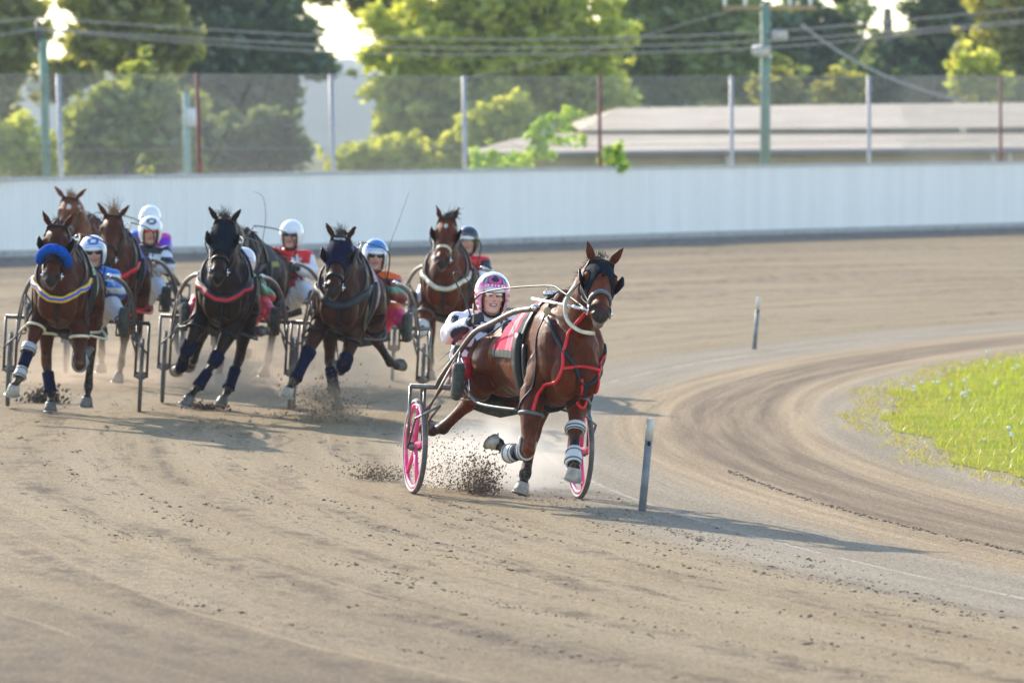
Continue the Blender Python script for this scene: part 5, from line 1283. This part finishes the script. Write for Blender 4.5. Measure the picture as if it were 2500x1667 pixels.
# far left runner with the blue roll
def j1(x, f, z, arm, p):
    if arm: return lin(.03, .16, .55) if (p.z * 9) % 1 < .5 else W_
    return lin(.04, .20, .62) if abs(x) > .06 else W_
P1 = mirror(POSE_A); P1['fl'] = [(-.15, .36, 1.16), (-.16, .22, .92), (-.22, .47, .60), (-.27, .60, .36), (-.30, .69, .29)]; P1['hl'] = [(-.15, -.88, 1.20), (-.19, -.64, .93), (-.17, -.74, .46), (-.10, -.66, .18), (-.09, -.58, .10)]
P1['hr'] = [(.15, -.90, 1.20), (.19, -.80, .94), (.19, -1.0, .58), (.19, -1.02, .25), (.19, -.95, .15)]
rig(GP(178, 999), 3.4, 3, -4,
    dict(label='dark tubed sulky behind the far left bay horse with the blue roll', rim='greyrim'),
    dict(label='driver in a blue topped helmet half hidden by the bay horse with the blue roll', lean=.10, jacket=j1, trouser=lambda p: lin(.62, .60, .60), helmet=plainhelm(W_, None, lin(.05, .2, .5), lin(.02, .09, .42)), glasses='darkglass', face=5, tilt=-6, drop=-.08),
    dict(label='far left bay horse with a fluffy blue nose roll and a yellow breast band', pose=P1, poll=(-.02, .84, 1.66), pitch=50, hyaw=2, headlen=.57, coat='darkbay', roll=True, blinkers=True, collar='yellow', collar2='blueband', hopple='cream', cloth=checker(lin(.7, .72, .7), lin(.16, .5, .03), lin(.02, .03, .03)), earout=.085, toe={'fl': 30}, boots=whb, pt={'hl': .0, 'hr': -.2}, flen=.06))
# runner behind it, red band
def j2(x, f, z, arm, p): return K_ if (arm and (p.z * 6) % 1 < .4) or (arm is None and (abs(x) < .05 or z > .12)) else W_
rig(GP(300, 918), 1.5, 3, -2.3,
    dict(label='dark sulky with a blue wheel disc, behind the brown horse with the red band', rim='bluedisc', disc=True),
    dict(label='driver in black and white with red mirror glasses under an emblem helmet', lean=.19, jacket=j2, trouser=lambda p: W_, helmet=plainhelm(lin(.74, .74, .74), None, None, lin(.03, .04, .05)), glasses='redglass', gloves=False, face=6),
    dict(label='brown horse with pale wispy tufts between its ears and a red breast band', pose=POSE_D, poll=(0, .84, 1.66), pitch=54, headlen=.56, coat='brown', nose='black', collar='red', collarw=.045, hopple='red', cloth=lambda p, n: lin(.02, .12, .55), earout=.11, hair='red', fore=60, flen=.20, toe={}, pt={}))
# hindmost runner
def j3(x, f, z, arm, p): return lin(.14, .02, .50) if (arm == 1) else (lin(.02, .12, .62) if x < 0 else lin(.62, .03, .30))
rig(GP(320, 862), -13, 3, 0,
    dict(label='sulky furthest back on the left, mostly hidden behind two horses', rim='greyrim'),
    dict(label='driver in a plain white helmet and purple silks, furthest back on the left', lean=.12, jacket=j3, trouser=lambda p: W_, helmet=plainhelm(lin(.78, .78, .78)), glasses=None, face=8, drop=.02),
    dict(label='chestnut horse with a white star and pale browband, furthest back at the left', pose=POSE_D, poll=(0, .80, 1.75), pitch=54, hyaw=14, coat='chestnut', star=(.24, .022, .06), brow='white', nose='greystrap', earout=.13, hair='red', cloth=lambda p, n: lin(.2, .03, .5), mane=420, flen=.10))
# dark hooded runner
def j4(x, f, z, arm, p):
    if arm: return lin(.62, .012, .02) if (p.z * 7) % 1 < .3 else lin(.008, .20, .06)
    return lin(.62, .01, .02) if abs(x - .05 + z * .3) < .05 else (W_ if abs(x - .05 + z * .3) < .07 else lin(.008, .20, .06))
P4 = {k: list(v) for k, v in POSE_C.items()}; P4['fl'] = [(-.15, .32, 1.16), (-.18, .18, .90), (-.28, .42, .58), (-.33, .22, .42), (-.36, .11, .38)]; P4['fr'] = [(.15, .36, 1.16), (.13, .22, .90), (-.02, .40, .52), (-.16, .50, .26), (-.22, .57, .17)]
P6 = mirror(POSE_A); P6['fl'] = [(-.15, .36, 1.16), (-.16, .22, .92), (-.25, .47, .60), (-.33, .60, .36), (-.37, .69, .29)]; P6['fr'] = [(.15, .32, 1.16), (.14, .16, .90), (.06, .33, .52), (.02, .10, .46), (.0, .0, .48)]
H4, D4 = rig(GP(550, 990), 2.5, 3, -2.2,
    dict(label='dark sulky behind the black hooded horse in the middle of the pack', rim='greyrim'),
    dict(label='driver in green silks and a grey striped helmet crouching behind the black hooded horse', lean=.08, drop=-.17, tilt=12, jacket=j4, trouser=lambda p: lin(.68, .012, .03), helmet=plainhelm(lin(.6, .62, .66), None, lin(.12, .18, .42)), glasses='darkglass', skin=lin(.45, .2, .14)),
    dict(label='near black horse in a full dark hood with round blinkers and a red breast band', pose=P4, poll=(-.02, .84, 1.74), pitch=58, hyaw=-2, headlen=.58, coat='dark', hood='hood', hoodlo=.56, arch=.1, blinkers=True, collar='strap', collarw=.085, collar2='red', hopple='strap', cloth=lambda p, n: lin(.03, .30, .08), earout=.10, toe={'fr': 8}, boots=nav, mane=200, mlen=.07))
# runner hidden behind it
def j5(x, f, z, arm, p):
    if arm and (p.z < 1.2 or abs(x) > .24): return W_
    for sx, sz in ((-.10, .09), (.10, .09), (0, -.06), (-.12, -.12), (.13, -.14)):
        if star2(x - sx, z - sz, .068): return W_
    return lin(.72, .018, .015)
rig(GP(664, 925), -2, 3, -7,
    dict(label='sulky carrying the driver in red silks with white stars', rim='greyrim'),
    dict(label='driver in red silks with white stars and white sleeves under a white helmet', lean=.11, jacket=j5, trouser=lambda p: W_, helmet=plainhelm(lin(.80, .80, .80)), glasses='darkglass', face=-6, vox=.010),
    dict(label='black horse almost hidden behind the black hooded horse', pose=mirror(POSE_D), poll=(-.02, .82, 1.58), pitch=50, coat='dark', collar='strap', cloth=lambda p, n: lin(.35, .33, .05) if 1.2 < p.z < 1.25 else lin(.012, .016, .02), clothz=.95, hopple='strap', earout=.03))
# blue banded runner
def j6(x, f, z, arm, p):
    if arm and p.z < 1.12: return lin(.17, .018, .018)
    if z < .03 and z > -.04 and x > .02: return lin(.01, .16, .06)
    if x > .10 and z < .10: return lin(.16, .018, .018)
    return lin(.80, .115, .008)
H6, D6 = rig(GP(871, 1006), 1.5, 3, -5.5,
    dict(label='dark sulky behind the horse in the navy hood with the bright blue band', rim='greyrim', frame='steel'),
    dict(label='driver in orange silks with maroon sleeves and a blue striped helmet', lean=.09, jacket=j6, trouser=lambda p: lin(.80, .02, .12) if p.z < .98 else lin(.8, .115, .008), helmet=plainhelm(W_, lin(.04, .20, .50), lin(.05, .22, .52)), glasses='darkglass', face=4, drop=-.04),
    dict(label='dark brown horse in a navy hood with a bright blue browband and black blinkers', pose=P6, poll=(-.0, .86, 1.64), pitch=54, hyaw=-1, headlen=.57, coat='seal', hood='hoodnavy', hoodlo=.52, arch=.08, blinkers=True, brow='blueband', nt=.70, nw=.04, collar='strap', collarw=.075, hopple='strap', cloth=checker(W_, lin(.04, .05, .28), lin(.6, .02, .05)), clothz=.98, earout=.085, toe={'fl': 20}, boots=[('fl', -.2, .95, 'hoodnavy', 2, 3), ('fr', -.2, .3, 'hoodnavy', 2, 3), ('hl', .2, .95, 'hoodnavy', 2, 3)], mane=200, mlen=.07))
# runner behind the leader
def j7(x, f, z, arm, p):
    if arm: return K_ if p.z > 1.2 else W_
    return W_ if star2(x, z + .02, .08) else lin(.72, .02, .02)
rig(GP(1095, 935), .5, 3, -3,
    dict(label='grey sulky directly behind the pale strapped bay horse', rim='greyrim', frame='steel'),
    dict(label='driver in a black helmet and red silks behind the pale strapped bay horse', lean=.12, jacket=j7, trouser=lambda p: W_, helmet=plainhelm(lin(.03, .035, .045), None, None), glasses=None, face=-4),
    dict(label='bay horse with a small white star and cream straps, just behind the leading driver', pose=POSE_D, poll=(0, .85, 1.735), pitch=50, headlen=.55, coat='bay', star=(.22, .018, .05), brow='cream', nose='cream', blinkers=True, collar='cream', collarw=.05, hopple='greystrap', cloth=lambda p, n: lin(.6, .03, .04), earout=.06, boots=[('fl', -.2, .3, BW, 2, 3), ('fr', .3, .95, 'greystrap', 2, 3)], fdir=lambda p, q: (q.uniform(.2, 1.2), q.uniform(0, .4), .5), flen=.16))

def lettering(H, txt):
    c = bpy.data.curves.new('lettering', 'FONT'); c.body = txt; c.size = .030; c.align_x = 'CENTER'; c.align_y = 'CENTER'; c.extrude = .001; c.offset = .0006
    t_ = bpy.data.objects.new('lettering', c); scene.collection.objects.link(t_); me = bpy.data.meshes.new_from_object(t_.evaluated_get(bpy.context.evaluated_depsgraph_get())); bpy.data.objects.remove(t_)
    o = mk('browband_lettering', me, M['white'], H['root'], smooth=False)
    p0 = H['hp'](.10, 0, -.4); hit = H['bv'].ray_cast(p0, H['thr'])[0] or H['hp'](.10, 0, -.06)
    m = Matrix((H['side'], -H['n'], -H['thr'])).transposed().to_4x4(); m.translation = hit - H['thr'] * .026; o.matrix_local = m
lettering(H6, 'WATTS')
whip(D4, 1, [(.10, 0, .42), (.12, .05, .62), (.09, .1, .78), (.0, .1, .83)], 'thin whip raised with a crooked tip, held by the driver in green silks', .004)
whip(D6, 1, [(.02, 0, .3), (.13, .05, .62), (.22, .1, .88)], 'thin straight whip slanting up past the blue striped helmet', .004)
# ---- dust and dirt in the air
def WP(u, v, d): p = PX(u, v, d); return Vector((p.x, d, gz(p.x, d)))
spray('dark burst of dirt clods under the leading horse', WP(1172, 1200, 40.2), 2300, .070, .10, .27, .011, 1, (lin(.09, .064, .045), lin(.30, .22, .15)), .4)
spray('thin spray of dirt rising behind the near pink wheel', WP(1085, 1180, 40.6), 1500, .10, .15, .42, .008, 2, (lin(.10, .07, .045), lin(.26, .19, .125)), .5)
spray('curl of dirt kicked up beside the near pink wheel', WP(925, 1180, 41.5), 900, .09, .10, .10, .010, 3, (lin(.08, .058, .04), lin(.26, .19, .13)), .6)
spray('clod of wet dirt bursting under the hoof of the blue roll horse', WP(108, 1005, 51.8), 700, .10, .08, .12, .020, 4)
spray('dirt kicked up under the navy hooded horse', WP(800, 1010, 50.5), 1300, .16, .2, .40, .012, 5, (lin(.10, .07, .045), lin(.26, .19, .125)), .4)
spray('clod of dirt thrown up by the black hooded horse', WP(495, 1005, 51.5), 500, .10, .08, .06, .016, 6)
spray('low dirt spray under the second row of horses', WP(625, 900, 58), 700, .35, .3, .22, .012, 7, (lin(.10, .07, .045), lin(.26, .19, .125)))
dust('pale dust haze between the wheels of the leading sulky', WP(1195, 1180, 41.3) + Vector((0, 0, .12)), .85, 1.2, .50, 4.2)
dust('brown dust haze behind the legs of the chasing horses', WP(560, 960, 56) + Vector((0, 0, .1)), 2.8, 2.6, .55, 1.3, (.70, .58, .46, 1))

dust('small brown dust puff inside the dirt burst under the leading horse', WP(1165, 1195, 40.3) + Vector((0, 0, .08)), .19, .2, .2, 7.0, (.55, .43, .31, 1))
dust('brown dust puff under the navy hooded horse', WP(800, 1000, 50.5) + Vector((0, 0, .12)), .5, .5, .32, 3.5, (.6, .48, .36, 1))
def haze():
    b = bmesh.new(); box(b, Vector((0, 1300, 21)), (2600, 2700, 46))
    m = bpy.data.materials.new('haze'); m.use_nodes = True; nt = m.node_tree; nt.nodes.clear()
    pv = nt.nodes.new('ShaderNodeVolumePrincipled'); pv.inputs['Density'].default_value = .00030; pv.inputs['Anisotropy'].default_value = -.35; pv.inputs['Color'].default_value = (.90, .94, 1, 1)
    o = nt.nodes.new('ShaderNodeOutputMaterial'); nt.links.new(pv.outputs[0], o.inputs['Volume']); tag(mk('haze', b, m), 'pale even haze in the air', 'haze', kind='stuff')
haze()
